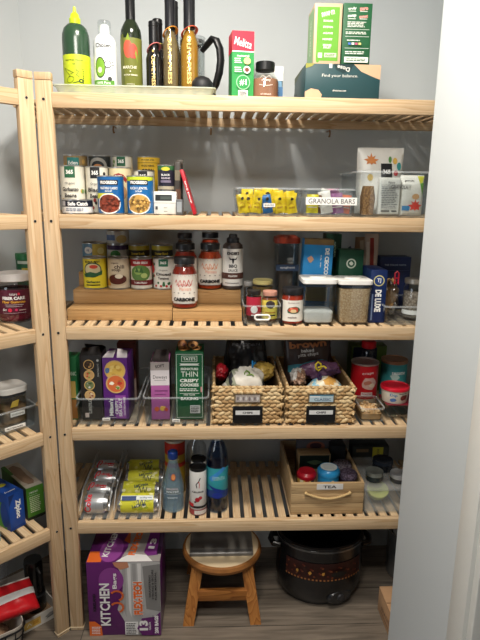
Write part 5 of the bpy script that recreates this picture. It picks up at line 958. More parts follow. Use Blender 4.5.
def slim(label, px0, px1, pyt, Y, group):
    x, w, h = fitr(px0, px1, pyt, Y, Z); r = w/2; t = thing('drink_can', label, 'can', (x, Y+r, Z), 0, group)
    m = M(); m.lathe(mt((222, 220, 216), .3), [(r*.78, 0), (r*.82, .001), (r, .010), (r, h-.008), (r*.95, h-.003)], 32); m.done('can_body', t)
    m = M(); m.lathe(mt((18, 18, 20), .35), [(r*.97, h-.006), (r*1.0, h-.004), (r*1.0, h+.003), (r*.92, h+.004), (r*.86, h), (r*.3, h)], 32); m.done('lid', t)
    k = G_(30, 26, 30); rd = G_(200, 40, 50); m = M()
    m.decal([('l', [(-r*.1, h*.62), (-r*.2, h*.70), (r*.1, h*.76), (r*.3, h*.84)], .003, k), ('l', [(r*.15, h*.62), (r*.2, h*.70), (r*.1, h*.76)], .002, rd), ('t', 'CELSIUS', 0, h*.53, .006, k, r*1.4, 0, .03), ('e', -r*.05, h*.36, r*.28, r*.28, G_(170, 30, 44)), ('e', r*.3, h*.40, r*.22, r*.22, G_(190, 50, 60)), ('e', -r*.3, h*.31, r*.14, r*.1, G_(60, 40, 40)), ('r', -r*1.5, h*.17, r*1.5, h*.22, k), ('r', -r*1.5, h*.20, -r*.5, h*.27, rd), ('r', -r*1.4, h*.02, r*1.4, h*.14, G_(150, 60, 60)), ('r', -r*.4, h*.03, r*1.2, h*.12, G_(210, 206, 200))], cy(r), su=.004); m.done('printed_label', t)
slim('tall slim white energy drink can with a black top, nearest the shelf front', 189.5, 206.5, 471, .03, 'slim white drink cans')
slim('slim white drink can with a black top, hidden behind its twin', 191, 206, 462, .10, 'slim white drink cans')
x, w, h = fit(206.5, 228, 460, .04, Z); h = Zat(217, 436, .04+w/2)-Z; h = min(h, Z4-.045-Z); r = w/2
t = thing('water_bottle', 'big dark blue plastic water bottle with a teal and blue label', 'bottle', (x, .04+r, Z))
m = M(); m.lathe(clear((120, 160, 206), .16), [(r-.012, .002), (r-.006, 0), (r, .008), (r*.96, .04), (r, .05), (r, h*.70), (r*.92, h*.80), (r*.66, h*.91), (r*.38, h*.96), (r*.36, h)], 36); m.done('bottle_body', t)
m = M(); m.lathe(clear((90, 130, 190), .1), [(r-.014, .004), (r-.008, .01), (r-.004, .05), (r-.004, h*.70), (r*.6, h*.9)], 28); m.done('water', t)
m = M(); tl = mt((50, 150, 160), .4); m.lathe(tl, [(r+.0004, h*.22), (r+.0007, h*.222), (r+.0007, h*.62), (r+.0004, h*.622)], 36, c0=False, c1=False)
m.decal([('p', [(-r*1.5, h*.22), (r*1.5, h*.22), (r*1.5, h*.30), (0, h*.34), (-r*1.5, h*.30)], G_(30, 60, 120)), ('p', [(-r*.9, h*.48), (-r*.2, h*.56), (r*.5, h*.64), (r*.9, h*.62), (r*.2, h*.54), (-r*.5, h*.44)], G_(60, 140, 206)), ('t', 'ESSENTIA', r*.15, h*.49, .013, G_(180, 220, 220), r*1.2, 0, .0), ('p', [(-r*1.2, h*.40), (r*.3, h*.34), (r*.9, h*.28), (0, h*.30)], G_(26, 50, 130)), ('e', 0, h*.255, r*.5, h*.04, G_(30, 50, 140))], cy(r+.0007), su=.004); m.done('paper_label', t)
m = M(); m.lathe(mt((200, 210, 214), .4), [(r*.42, h*.962), (r*.44, h*.965), (r*.44, h*1.02), (r*.4, h*1.024)], 24) if h*1.024+Z < Z4-.03 else m.lathe(mt((200, 210, 214), .4), [(r*.40, h*.962), (r*.42, h*.965), (r*.42, h*1.008), (r*.38, h*1.01)], 24); m.done('cap', t)
# tea crate
x, w, h = fit(291, 363.5, 483, .03, Z); cr = wood('X', (206, 176, 132), (180, 146, 104), s=1.3, name='crate'); cry = wood('Y', (206, 176, 132), (180, 146, 104), s=1.3, name='crate'); d = .33
t = thing('wooden_crate', 'slatted wooden crate with a rope handle and a tape reading TEA', 'crate', (x, .03, Z))
for k in range(3):
    z0 = h*k/3+.0006; z1 = h*(k+1)/3-.0006
    m = M(); m.box(cr, -w/2, w/2, 0, .009, z0, z1, .0008); m.done('front_board', t)
    m = M(); m.box(cr, -w/2, w/2, d-.009, d, z0, z1, .0008); m.done('back_board', t)
m = M(); m.box(cry, -w/2, -w/2+.008, .0095, d-.0095, .001, h*1.0, .0008); m.done('side_board', t)
m = M(); m.box(cry, w/2-.008, w/2, .0095, d-.0095, .001, h*1.0, .0008); m.done('side_board', t)
m = M(); m.box(cry, -w/2+.009, w/2-.009, .0095, d-.0095, .001, .007); m.done('bottom_board', t)
m = M(); rope = mt((206, 176, 124), .9); P = [(-w*.30+w*.60*i/20, -.006-.004*math.sin(math.pi*i/20), h*.70-h*.15*math.sin(math.pi*i/20)) for i in range(21)]; m.tube(rope, P, .0042, 8)
for i, p in enumerate(P): m.sph(mt((182, 148, 98), .9), p, (.0058, .003, .0048), 8, Matrix.Rotation(.7, 4, 'Y'))
for s_ in (-1, 1): m.sph(rope, (s_*w*.30, -.005, h*.70), .006, 10)
m.done('rope_handle', t)
m = M(); m.box(mt((214, 212, 208), .5), -w*.17+.004, w*.19+.004, -.0018, .0, h*.80, h*.97); m.decal([('t', 'TEA', .006, h*.885, h*.085, ink, w*.18, 0, .02)], fr(-.0018)); m.done('name_tape', t)
for k, (fx, fy) in enumerate(((-.44, .17), (-.44, .5), (-.44, .83), (.44, .17), (.44, .5), (.44, .83))):
    pass
zc = Z+.0078; ztin = Zat(311, 476, .06)-zc
def tin(label, px0, px1, pyt, Y, col, lidc, items, lr=1.0):
    z = zc; x, w, h = fitr(px0, px1, pyt, Y, z); r = w/2; t = thing('tea_tin', label, 'tin', (x, Y+r, z), 0, 'tea tins in the crate')
    m = M(); m.lathe(mt(col, .35), [(r-.002, 0), (r, .002), (r, h*.84)], 36); m.decal(items(r, h), cy(r), su=.004); m.done('tin_body', t)
    m = M(); lm = lidc if not isinstance(lidc, tuple) else mt(lidc, .3); m.lathe(lm, [(r+.0015, h*.83), (r+.002, h*.84), (r+.002, h*.93), (r*.95, h*.97), (r*.85, h), (r*.3, h+.001)], 36); m.done('lid', t); return h, r, t
tin('round red lidded tin with a yellow body in the tea crate', 297, 315.5, 475, .055, (216, 176, 90), (168, 20, 36), lambda r, h: [('r', -r*.3, h*.4, r*.1, h*.82, G_(170, 50, 40)), ('r', r*.3, h*.4, r*.7, h*.82, G_(60, 40, 60)), ('r', -r*.9, h*.4, -r*.5, h*.82, G_(230, 220, 180))])
hh, r, t = tin('round bright blue tin with a pale lid in the tea crate', 317.5, 338.5, 472.5, .045, (34, 128, 178), (36, 130, 182), lambda r, h: [blot(r*.2, h*.70, r*.25, h*.08, G_(230, 200, 150), 10, 3, .2), ('e', -r*.4, h*.66, r*.15, h*.05, G_(220, 226, 226))])
m = M(); m.decal([('e', 0, 0, r*.85, r*.85, G_(44, 132, 180)), ('e', 0, 0, r*.78, r*.78, G_(206, 210, 206))]+[('l', [(-r*.5, r*(.4-.25*k)), (r*.5, r*(.4-.25*k))], .0014, G_(110, 130, 150)) for k in range(4)], lambda u, v, o: Vector((u, v, hh+.0012+o))); m.done('lid_print', t)
dot = speck((150, 140, 150), (48, 40, 52), 190, name='dotted_black')
tin('round black patterned tin behind the blue tin in the tea crate', 332.5, 350.5, 467, .13, (40, 34, 44), dot, lambda r, h: [])
tin('round dark plum patterned tin at the front right of the tea crate', 339.2, 356, 475.5, .05, (48, 34, 50), speck((110, 96, 116), (44, 30, 46), 190, name='dotted_plum'), lambda r, h: [])
x, w, h = fit(298, 330, 452, .20, zc)
carton('tea_box', 'open tan tea box with a dark front at the back of the crate', 'box', (x, .20, zc), w, .05, h*.93, (170, 140, 100), lambda w, h: [('r', -w*.46, h*.55, w*.46, h*.97, G_(30, 40, 34)), blot(0, h*.75, w*.3, h*.08, G_(90, 110, 80), 9, 3, .4)])
x, w, h = fit(297, 330, 440, .28, zc)
carton('tea_box', 'grey tea box with a dark face picture standing tallest in the crate', 'box', (x, .28, zc), w, .04, h, (96, 92, 96), lambda w, h: [('e', w*.05, h*.82, w*.28, h*.14, G_(150, 90, 70)), ('e', w*.05, h*.84, w*.18, h*.08, G_(70, 44, 50))])
x, w, h = fit(330, 345, 446, .24, zc)
carton('tea_box', 'narrow black tea box at the back right of the crate', 'box', (x, .24, zc), w, .06, h, (30, 32, 36), None)
# clear tub right with jars
x0, x1 = X(363.5, .025, Z+.04), X(409, .025, Z+.04); ww = x1-x0; hh = Zat(380, 488.5, .025)-Z
t = thing('food_container', 'clear lidded tub at the right end of the fifth shelf holding a green thing', 'container', ((x0+x1)/2, .025, Z))
m = M(); m.loft(rim((226, 230, 226), .14), [(ww*.92, .20, .012, 0), (ww*.95, .205, .014, .004), (ww, .22, .016, hh-.006), (ww-.006, .214, .014, hh-.006), (ww*.95-.006, .199, .012, .006)], c=(0, .11)); m.done('container_body', t)
m = M(); m.loft(rim((226, 230, 230), .16), [(ww+.004, .226, .016, hh-.007), (ww+.006, .228, .017, hh-.004), (ww+.006, .228, .017, hh), (ww-.012, .20, .012, hh+.0005)], c=(0, .11)); m.done('lid', t)
xg = X(381, .06, Z+.04); m = M(); m.lathe(mt((150, 166, 84), .4), [(.030, 0), (.034, .004), (.036, .022), (.033, .026), (.022, .024), (.020, .020)], 32, sy=.9); m.lathe(mt((196, 206, 120), .4), [(.036, .020), (.038, .022), (.037, .027), (.034, .027)], 32, sy=.9)
o = m.done('plastic_cup', None, (xg-.004, .10, Z+.036)); o.rotation_euler = (math.radians(30), 0, 0); tag(o, 'round olive green plastic cup tilted inside the clear tub', 'cup')
zt = Z+hh+.0012
def lidjar(label, px, py, Y, r, h, col, lidc, z=None):
    z = zt if z is None else z; x = X(px, Y, z+h); t = thing('lidded_jar', label, 'jar', (x, Y, z)); m = M(); m.lathe(mt(col, .25), [(r*.9, 0), (r*.94, .002), (r*.94, h-.012)], 32); m.done('jar_body', t)
    m = M(); m.lathe(lidc, [(r*.98, h-.014), (r, h-.013), (r, h-.001), (r*.94, h), (r*.80, h-.0012), (r*.3, h-.0005)], 32); m.done('lid', t)
lidjar('dark jar with a flat silver lid on top of the clear tub', 374.5, 470, .085, .030, .034, (34, 44, 44), mt((150, 156, 150), .3, .7))
lidjar('small jar with a pale silver lid at the far right on the clear tub', 399, 480, .075, .030, .030, (50, 50, 52), mt((180, 182, 184), .3, .6))
lidjar('wide black round tin with a ring lid behind the silver lidded jar', 383, 455, .160, .037, .038, (24, 28, 34), mt((40, 46, 56), .25, .3))
x, w, h = fit(356, 384, 445, .27, Z)
carton('dark_box', 'tall near black box with a yellow strip at the back right', 'box', (x, .27, Z), w*1.3, .06, h*.96, (30, 34, 30), lambda w, h: [('r', w*.05, h*.56, w*.34, h*.97, G_(168, 160, 40)), ('t', 'COCOA', w*.2, h*.77, .010, ink, h*.3, 90), ('r', -w*.4, h*.82, -w*.06, h*.92, G_(96, 76, 50)), ('r', -w*.4, h*.5, -w*.1, h*.56, G_(60, 60, 50))])
# ================================================================ STANDING ON THE FLOOR
xa, ya = atz(90, 635.5, 0); xb, yb = atz(161.5, 634, 0); w = xb-xa; h = Zat(125, 562, (ya+yb)/2)
def fkit(w, h, top=False):
    pu, wt, og, gr = G_(96, 34, 100), G_(232, 230, 228), G_(222, 104, 40), G_(176, 174, 172)
    o = [('p', [(-w*.12, h), (w*.5, h), (w*.5, 0), (w*.02, 0), (w*.0, h*.18), (-w*.10, h*.36), (-w*.02, h*.6), (w*.0, h*.8)], gr)]
    o += [('p', [(-w*.02+w*.07*k, h*.98), (w*.03+w*.07*k, h*.98), (w*.02+w*.07*k, h*.25), (-w*.01+w*.07*k, h*.35)], G_(*((214, 212, 210) if k % 2 else (156, 154, 152)))) for k in range(4)]
    o += [('p', [(w*.26, h*.94), (w*.5, h*.97), (w*.5, h*.32), (w*.30, h*.36)], G_(128, 126, 124)), ('p', [(-w*.14, h), (w*.06, h), (w*.08, h*.93), (-w*.04, h*.90), (-w*.12, h*.95)], G_(190, 130, 100)), ('e', -w*.17, h*.76, w*.17, h*.17, G_(132, 60, 134))]
    o += [('p', [(-w*.5, 0), (-w*.5, h*.20), (-w*.42, h*.20), (-w*.33, h*.13), (-w*.32, 0)], og)]+lines(-w*.40, h*.08, w*.13, h*.1, 5, wt, 2)
    o += [('t', 'KITCHEN', -w*.265, h*.44, w*.14, wt, h*.58, 90, .03), ('t', 'Bags', -w*.115, h*.76, w*.075, wt, h*.21, 90, .03), ('t', 'KIRKLAND', -w*.41, h*.47, w*.04, G_(30, 16, 34), h*.24, 90, .05), ('t', 'FLEX-TECH', w*.19, h*.52, w*.135, wt, h*.46, 90, .12), ('t', 'FLEX-TECH', w*.19, h*.52, w*.125, og, h*.45, 90, .06)]
    for a, b, q in ((-.10, .56, 1), (-.10, .40, -1)): o.append(('l', [(w*(a+.085*math.cos(t_)), h*(b+.055*math.sin(t_)*1.2)) for t_ in [(-1.2+i*.42)+(0 if q > 0 else 0) for i in range(10)]], w*.03, G_(206, 96, 44)))
    o += [('r', w*.0, h*.02, w*.18, h*.20, wt)]+lines(w*.09, h*.11, w*.15, h*.15, 7, ink, 5)+[('p', [(w*.17, h*.12), (w*.24, h*.26), (w*.42, h*.28), (w*.5, h*.35), (w*.5, h*.02), (w*.24, h*.02)], pu), ('t', '13', w*.26, h*.16, w*.12, wt, h*.14, 90, .05), ('t', 'GALLON', w*.345, h*.15, w*.03, wt, h*.11, 90), ('t', '200 BAGS', w*.44, h*.17, w*.055, wt, h*.25, 90, .06), ('r', w*.39, h*.03, w*.395, h*.30, G_(60, 20, 66))]
    o += [('t', 'STRONG & SECURE', w*.40, h*.72, w*.028, ink, h*.40, 90, .03), ('t', 'DRAWSTRING', w*.36, h*.70, w*.028, ink, h*.30, 90, .03), ('t', 'FLEX MATERIAL', w*.44, h*.70, w*.026, ink, h*.38, 90, .03)]
    return o
def tkit(w, d):
    og, wt, pu = G_(222, 104, 40), G_(232, 230, 228), G_(112, 44, 118)
    return [('r', -w*.5+.002, .001, -w*.30, d*.30, og), ('e', -w*.2, d*.35, w*.16, d*.35, G_(140, 66, 142)), ('t', 'KITCHEN', -w*.24, d*.52, w*.09, wt, d*.75, 84, .03), ('p', [(-w*.06, 0), (w*.5, 0), (w*.5, d), (w*.0, d), (w*.02, d*.4)], G_(150, 144, 140)), ('p', [(-w*.1, .001), (w*.40, .001), (w*.30, d*.18), (w*.08, d*.22), (-.02*w, d*.12)], G_(224, 222, 220)), ('t', 'FLEX-TECH', w*.12, d*.55, w*.10, og, d*.75, 84, .06), ('p', [(w*.26, d*.25), (w*.32, d*.15), (w*.46, d*.18), (w*.5, d*.9), (w*.3, d*.9)], pu), ('t', '13', w*.36, d*.5, w*.09, wt, d*.30, 84, .05), ('r', w*.44, d*.2, w*.5, d*.9, G_(40, 20, 44)), ('p', [(-w*.06, d*.6), (0, d*.9), (.04*w, d*.5)], G_(206, 96, 44))]
carton('trash_bag_box', 'large purple and silver kitchen bags carton standing on the floor', 'box', ((xa+xb)/2, (ya+yb)/2, 0), w, .19, h, (92, 32, 96), fkit, top=tkit, rz=math.atan2(yb-ya, xb-xa), left=lambda d, h: [('r', -d, 0, 0, h, G_(84, 28, 88))], rough=.3)
# step stool
YS_ = .155; zs = Zat(222, 566, .03)
x = X(222, YS_, zs); Rr = (X(262, YS_, zs)-X(182, YS_, zs))/2
sw_ = wood('Y', (190, 128, 66), (140, 84, 38), s=.8, name='stool'); swz = wood('Z', (190, 128, 66), (146, 88, 40), s=.8, name='stool'); bark = mt((148, 96, 46), .6, var=.3)
t = thing('step_stool', 'low round honey brown wooden stool under the bottom shelf', 'stool', (x, YS_, 0))
m = M(); m.lathe(mt((214, 192, 156), .55), [(Rr*.2, zs-.034), (Rr-.018, zs-.034), (Rr-.006, zs-.026), (Rr-.002, zs-.014), (Rr-.006, zs-.003), (Rr-.014, zs), (Rr*.5, zs)], 48, mats=[sw_, bark, bark, bark, bark, mt((214, 192, 156), .55)]); m.done('seat', t)
for sx in (-1, 1):
    for sy in (-1, 1):
        m = M(); T_, B_ = Vector((sx*.088, sy*.075, zs-.033)), Vector((sx*.118, sy*.135, 0)); a, b = .019, .015
        m.rings(swz, [[T_+Vector((u*a*1.05, v*b, 0)) for u, v in ((-1, -1), (1, -1), (1, 1), (-1, 1))], [B_+Vector((u*a*1.0, v*b, 0)) for u, v in ((-1, -1), (1, -1), (1, 1), (-1, 1))]]); m.done('leg', t)
for sy in (-1, 1):
    m = M(); zc_ = zs*.43; yy = sy*.110; m.box(wood('X', (180, 118, 58), (134, 80, 36), name='stool'), -.087, .087, yy-.010, yy+.010, zc_-.020, zc_+.020, .003); m.done('stretcher', t)
# grey sheet lying on the stool
m = M(); x0, x1 = X(190, .13, zs)-x, X(252.5, .13, zs)-x; P = []
N = 12
g = bmesh.new()
m.loft(mt((112, 108, 102), .35, 0, .6, .12, 18), [(x1-x0, .19, .006, 0), (x1-x0, .19, .006, .010), (x1-x0-.006, .184, .006, .013)], c=((x0+x1)/2, .0)); m.decal([('r', x0+.004, -.088, x1-.004, -.074, mt((84, 82, 80), .4))], tp(.013)); g.free()
tag(m.done('folded_sheet', None, (x, YS_+.022, zs+.0006)), 'grey folded plastic sheet lying on the round stool', 'sheet')
# slow cooker
x = X(318, .22, .16); zr_ = Zat(318, 552, .065); Rx = (X(365, .22, .13)-X(277, .22, .13))/2*.95; sy = .80; Yc = .065+Rx*sy
blk = mt((17, 17, 19), .22, 0, .6); 
t = thing('slow_cooker', 'black round slow cooker with a red brown patterned band and oval dial', 'cooker', (x, Yc, 0))
m = M(); m.lathe(blk, [(Rx*.76, .0), (Rx*.80, .004), (Rx*.81, .016), (Rx*.90, .024), (Rx*.97, .05), (Rx, .09), (Rx*.985, zr_-.03), (Rx*.99, zr_-.012), (Rx*.96, zr_-.010), (Rx*.94, .06), (Rx*.5, .05)], 48, sy=sy)
m.decal([('r', -Rx*.98, zr_*.50, Rx*.98, zr_*.79, G_(52, 20, 15))]+[('r', -Rx*.98+Rx*.085*k, zr_*.505, -Rx*.98+Rx*.085*k+Rx*.04, zr_*.53, G_(170, 110, 60)) for k in range(23)]+
        [blot(-Rx*.9+Rx*1.8*((k*37) % 50)/50, zr_*(.56+.20*((k*13) % 20)/20), .006, .005, G_(*((92, 36, 24), (36, 18, 14), (116, 60, 34))[k % 3]), 7, k, .5) for k in range(60)]+
        [blot(-Rx*.62+Rx*.28*k, zr_*.65, .007, .009, G_(196, 140, 60), 8, k, .5) for k in range(4)]+[('e', Rx*.28, zr_*.63, .028, .012, G_(24, 20, 18))],
        lambda u, v, o: Vector(((Rx*.993+o+.001)*math.sin(u/Rx), -(Rx*.993+o+.001)*sy*math.cos(u/Rx), v)), su=.006, sv=.01); m.done('cooker_body', t)
m = M(); m.lathe(mt((120, 122, 124), .25, .9), [(Rx*.985, zr_-.012), (Rx*1.005, zr_-.010), (Rx*1.005, zr_-.004), (Rx*.985, zr_-.003)], 48, sy=sy, c0=False, c1=False); m.done('rim_band', t)
m = M(); m.lathe(blk, [(Rx*.985, zr_-.004), (Rx*.985, zr_+.006), (Rx*.93, zr_+.008), (Rx*.90, zr_-.02), (Rx*.86, .06), (Rx*.2, .055)], 48, sy=sy, c0=False); m.done('crock', t)
for s_ in (-1, 1):
    m = M(); m.tube(blk, [(s_*Rx*.94, -.035, zr_-.035), (s_*Rx*1.10, -.030, zr_-.032), (s_*Rx*1.15, 0, zr_-.030), (s_*Rx*1.10, .030, zr_-.032), (s_*Rx*.94, .035, zr_-.035)], .011, 10); m.done('handle', t)
a = .36; q = Matrix.Translation((Rx*.995*math.sin(a), -Rx*sy*.90*math.cos(a), .046)) @ Matrix.Rotation(a, 4, 'Z') @ Matrix.Rotation(math.radians(90), 4, 'X')
m = M(); m.lathe(mt((34, 35, 38), .2, 0, .7), [(.044, -.010), (.046, .004), (.040, .010), (.01, .011)], 32, mtx=q @ Matrix.Diagonal((1.1, .62, 1, 1)), c0=False); m.lathe(mt((60, 60, 64), .3, .3), [(.014, .009), (.012, .015), (.002, .016)], 24, mtx=q @ Matrix.Translation((0, 0, 0))); m.done('dial', t)
# right: cardboard box, pot and bag
kr = mt((190, 150, 112), .75); x0 = X(383.5, .02, .1); hb = Zat(384, 592, .04)
carton('cardboard_box', 'small brown cardboard box standing on the floor beside the wall corner', 'box', (x0+.075, -.10, 0), .15, .17, hb, (186, 146, 108), lambda w, h: [('r', -w*.35, h*.2, w*.3, h*.24, G_(110, 80, 60))], left=lambda d, h: [('t', 'FRAGILE', -d*.45, h*.46, h*.16, G_(116, 84, 60), d*.62, 8, .02), ('r', -d*.8, h*.2, -d*.2, h*.24, G_(116, 84, 60)), ('r', -d, h*.93, 0, h*.94, G_(130, 96, 68))], top=lambda w, d: [('r', -w/2, d*.48, w/2, d*.52, G_(150, 116, 84))], rough=.8)
xp = X(412, .25, .2); t = thing('stock_pot', 'steel pot standing under the shelf at the right end, mostly hidden by the wall', 'pot', (xp, .27, 0)); rp = xp-X(390.5, .25, .15)
m = M(); m.lathe(mt((150, 150, 148), .3, .8), [(rp*.94, 0), (rp, .006), (rp, .185), (rp+.004, .187), (rp+.004, .19), (rp-.002, .19), (rp-.003, .008)], 40, mats=[mt((100, 24, 30), .4)]+[mt((150, 150, 148), .3, .8)]*6); m.done('pot_body', t)
crumple('plastic_bag', 'clear crinkled plastic bag full of brown food sitting in the steel pot', 'bag', (xp-.012, .26, .05), (rp*1.5, rp*1.45, .23), [rim((206, 200, 190), .5), mt((104, 82, 60), .5), mt((136, 120, 100), .5)], 31, amp=.10)
# ================================================================ ON THE ANGLED SHELVING
def seg(p0, p1, z): 
    a, b = atz(*p0, z), atz(*p1, z); return ((a[0]+b[0])/2, (a[1]+b[1])/2), math.hypot(b[0]-a[0], b[1]-a[1]), math.atan2(b[1]-a[1], b[0]-a[0])
vL = Vector((-math.sin(RZL), math.cos(RZL), 0))
# supplement jar
Z = Z3; r = .053; cx_, cy_ = atz(17, 320, Z); hz = .152
t = thing('supplement_jar', 'maroon labelled fiber gummies jar with a white lid on the angled shelf', 'jar', (cx_, cy_, Z), .25)
m = M(); m.lathe(clear((226, 214, 218), .14), [(r-.010, 0), (r-.003, .005), (r, .016), (r, hz*.70), (r*.97, hz*.77), (r*.88, hz*.82), (r*.86, hz*.88)], 40); m.done('jar_body', t)
m = M(); gm = mt((110, 26, 50), .35); m.lathe(gm, [(r-.012, .004), (r-.004, .012), (r-.004, hz*.62), (r*.5, hz*.64)], 32); lumps(m, [gm, mt((140, 40, 66), .3)], (0, 0, .020), ((r-.012)*1.5, (r-.012)*1.5, .02), 40, .010, 3); m.done('contents', t)
m = M(); m.lathe(mt((226, 222, 218), .4), [(r*.93, hz*.84), (r*.96, hz*.85), (r*.96, hz*.985), (r*.90, hz), (r*.3, hz)], 40); m.done('lid', t)
it = [('t', 'nature', 0, hz*.60, .007, WT_, .022, 0, .0), ('e', .016, hz*.605, .004, .004, G_(206, 50, 70)), ('t', 'FIBER CARE', 0, hz*.52, .010, WT_, r*1.25, 0, .05), ('t', 'Fiber Gummies', 0, hz*.445, .008, G_(230, 170, 60), r*1.3, 0, .03), ('r', -.026, hz*.385, .028, hz*.39, WT_), ('r', -.024, hz*.35, .024, hz*.355, WT_), ('t', '5g', -.028, hz*.28, .009, WT_, .012, 0, .03), ('e', -.012, hz*.28, .006, .006, G_(206, 40, 70)), ('e', .006, hz*.285, .004, .004, G_(190, 50, 90)), ('r', .014, hz*.27, .034, hz*.285, G_(206, 180, 170)), ('r', -.034, hz*.22, .034, hz*.223, WT_)]
m = M(); m.lathe(mt((86, 24, 46), .4), [(r+.0002, hz*.19), (r+.0005, hz*.192), (r+.0005, hz*.68), (r+.0002, hz*.682)], 40, c0=False, c1=False); m.decal(it, cy(r+.0005), su=.004); m.done('paper_label', t)
r = .045; cx_, cy_ = atz(32, 301, Z); hz = .178
t = thing('spice_canister', 'green canister with a green lid behind the maroon labelled jar', 'canister', (cx_, cy_, Z), .3)
m = M(); m.lathe(mt((30, 92, 56), .4), [(r-.003, 0), (r, .003), (r, hz*.86), (r*.96, hz*.88)], 36); m.decal([('r', -r*.6, hz*.58, r*1.2, hz*.72, G_(196, 176, 60)), ('l', [(-.01, hz*.66), (0, hz*.62), (.01, hz*.66), (.02, hz*.63)], .004, ink), ('t', 'PARM', 0, hz*.48, .012, G_(170, 190, 120), r*1.1), ('r', -r, hz*.80, r*1.4, hz*.86, G_(186, 200, 186)), ('r', -r*.6, hz*.2, r*.6, hz*.36, G_(60, 120, 70))], cy(r), su=.004); m.done('can_body', t)
m = M(); m.lathe(mt((34, 112, 62), .35), [(r*.99, hz*.875), (r*1.03, hz*.88), (r*1.03, hz*.985), (r*.98, hz), (r*.3, hz)], 36); m.done('lid', t)
cx_, cy_ = atz(-10, 303, Z); t = thing('supplement_jar', 'jar with an off-white cap barely visible at the left edge behind the maroon jar', 'jar', (cx_-.0, cy_+.02, Z)); m = M(); m.lathe(mt((214, 210, 200), .4), [(.030, 0), (.032, .004), (.032, .11), (.026, .12)], 28); m.done('jar_body', t); m = M(); m.lathe(mt((220, 214, 204), .4), [(.030, .118), (.032, .12), (.032, .146), (.028, .148)], 28); m.done('lid', t)
# fourth level: clear bin, canister and small things
Z = Z4; (cx_, cy_), w, ang = seg((-28, 446), (42, 427), Z)
cx_, cy_ = cx_+vL.x*.010, cy_+vL.y*.010; hh = .072
bt = bin_('clear bin with a white name tape on the angled shelf, holding a white lidded canister', (cx_, cy_, Z), w, .20, hh, rz=RZL, step=False, taper=.94)
m = M(); m.box(white, w*.0-.004, w*.0+.060, -.0030+.003, .0002+.003, .012, .022); m.decal([('t', 'PROTEIN BARS', .026, .017, .005, ink, .05)], fr(0)); m.done('name_tape', bt)
c0 = Vector((cx_, cy_, 0)); uL = Vector((math.cos(RZL), math.sin(RZL), 0))
pc = c0+uL*(w*.25)+vL*.075; hz = .118; w2 = .090
t = thing('food_container', 'clear rounded canister with a white lid and dark seal in the angled bin', 'container', (pc.x, pc.y, Z+.0075), RZL)
m = M(); m.loft(clear((222, 220, 216), .12), [(w2*.86, w2*.86, .02, 0), (w2*.9, w2*.9, .022, .004), (w2*.94, w2*.94, .024, hz*.80), (w2*.94-.005, w2*.94-.005, .022, hz*.80), (w2*.9-.005, w2*.9-.005, .02, .006)], c=(0, 0)); m.done('container_body', t)
m = M(); m.loft(mt((136, 112, 84), .6), [(w2*.84, w2*.84, .02, .0065), (w2*.86, w2*.86, .02, hz*.45), (w2*.5, w2*.5, .02, hz*.5)], c=(0, 0)); m.poly(mt((206, 180, 70), .5), [(-.02, -w2*.455, hz*.52), (.004, -w2*.455, hz*.52), (.010, -w2*.455, hz*.70), (-.012, -w2*.455, hz*.68)]); m.done('contents', t)
m = M(); m.loft(mt((50, 54, 60), .4), [(w2*.93, w2*.93, .024, hz*.805), (w2*.96, w2*.96, .026, hz*.88)], c=(0, 0)); m.done('seal', t)
m = M(); m.loft(white, [(w2*.98, w2*.98, .026, hz*.88), (w2*1.04, w2*1.04, .028, hz*.90), (w2*1.04, w2*1.04, .028, hz*1.02), (w2*.98, w2*.98, .026, hz*1.05), (w2*.8, w2*.8, .02, hz*1.045)], c=(0, 0)); m.done('lid', t)
m = M(); m.box(white, -.022, .024, -w2*.475-.0012, -w2*.475, hz*.26, hz*.38); m.decal([('t', 'PROTEIN POWDER', .001, hz*.32, .004, ink, .038)], fr(-w2*.475-.0012)); m.done('name_tape', t)
pc = c0+uL*(w*-.20)+vL*.12
crumple('snack_bag', 'dark red and pink bag at the left edge of the angled bin', 'bag', (pc.x, pc.y, Z+.007), (.085, .07, .13), [mt((110, 34, 44), .4), mt((160, 110, 100), .4)], 41, amp=.14)
pc = c0+uL*(w*-.10)+vL*.055
crumple('snack_bag', 'small green bag in the angled bin beside the white lidded canister', 'bag', (pc.x, pc.y, Z+.007), (.05, .045, .062), [mt((40, 96, 50), .4), mt((90, 130, 80), .4)], 43, amp=.16)
# fifth level: bag boxes
Z = Z5
def boxL(name, label, cat, p0, p1, h, d, col, front, left=None, top=None, extra=None):
    (a, b), w, ang = seg(p0, p1, Z); return carton(name, label, cat, (a, b, Z), w, d, h, col, front, left, None, top, rz=ang, extra=extra)
(a_, b_), w, ang = seg((11.2, 532), (26, 524), Z)
def hfor(p, q): # height so that the top at pixel q stands over the base at pixel p
    x_, y_ = atz(*p, Z); return Zat(q[0], q[1], y_)-Z
hzp = hfor((26, 524), (21, 489.5))
def fzip(w, h): return [('r', -w*.5, 0, w*.5, h*.08, G_(24, 60, 130)), ('t', 'Ziploc', w*.05, h*.55, w*.42, WT_, h*.52, -90, .05), ('p', [(-w*.5, h), (-w*.1, h), (-w*.5, h*.7)], G_(20, 50, 110))]
carton('zipper_bag_box', 'blue and green zipper bag carton with white vertical lettering on the angled shelf', 'box', (a_, b_, Z), w, .22, hzp, (28, 74, 158), fzip, left=lambda d, h: [('r', -d, 0, -.02, h*.72, G_(90, 160, 60)), ('e', -.03, h*.4, .02, h*.36, G_(28, 74, 158)), ('t', 'BAGS', -d*.5, h*.4, .012, WT_, d*.3)], top=lambda w, d: [('e', 0, d*.35, w*.26, w*.2, G_(200, 196, 60)), ('t', 'Freezer', -w*.05, d*.12, w*.16, WT_, w*.7, 0, .03), ('r', -w*.3, d*.6, w*.3, d*.9, G_(20, 60, 130))], rz=ang)
(a_, b_), w, ang = seg((28.5, 521), (45.5, 514), Z); hg = hfor((45, 514), (41.8, 483))
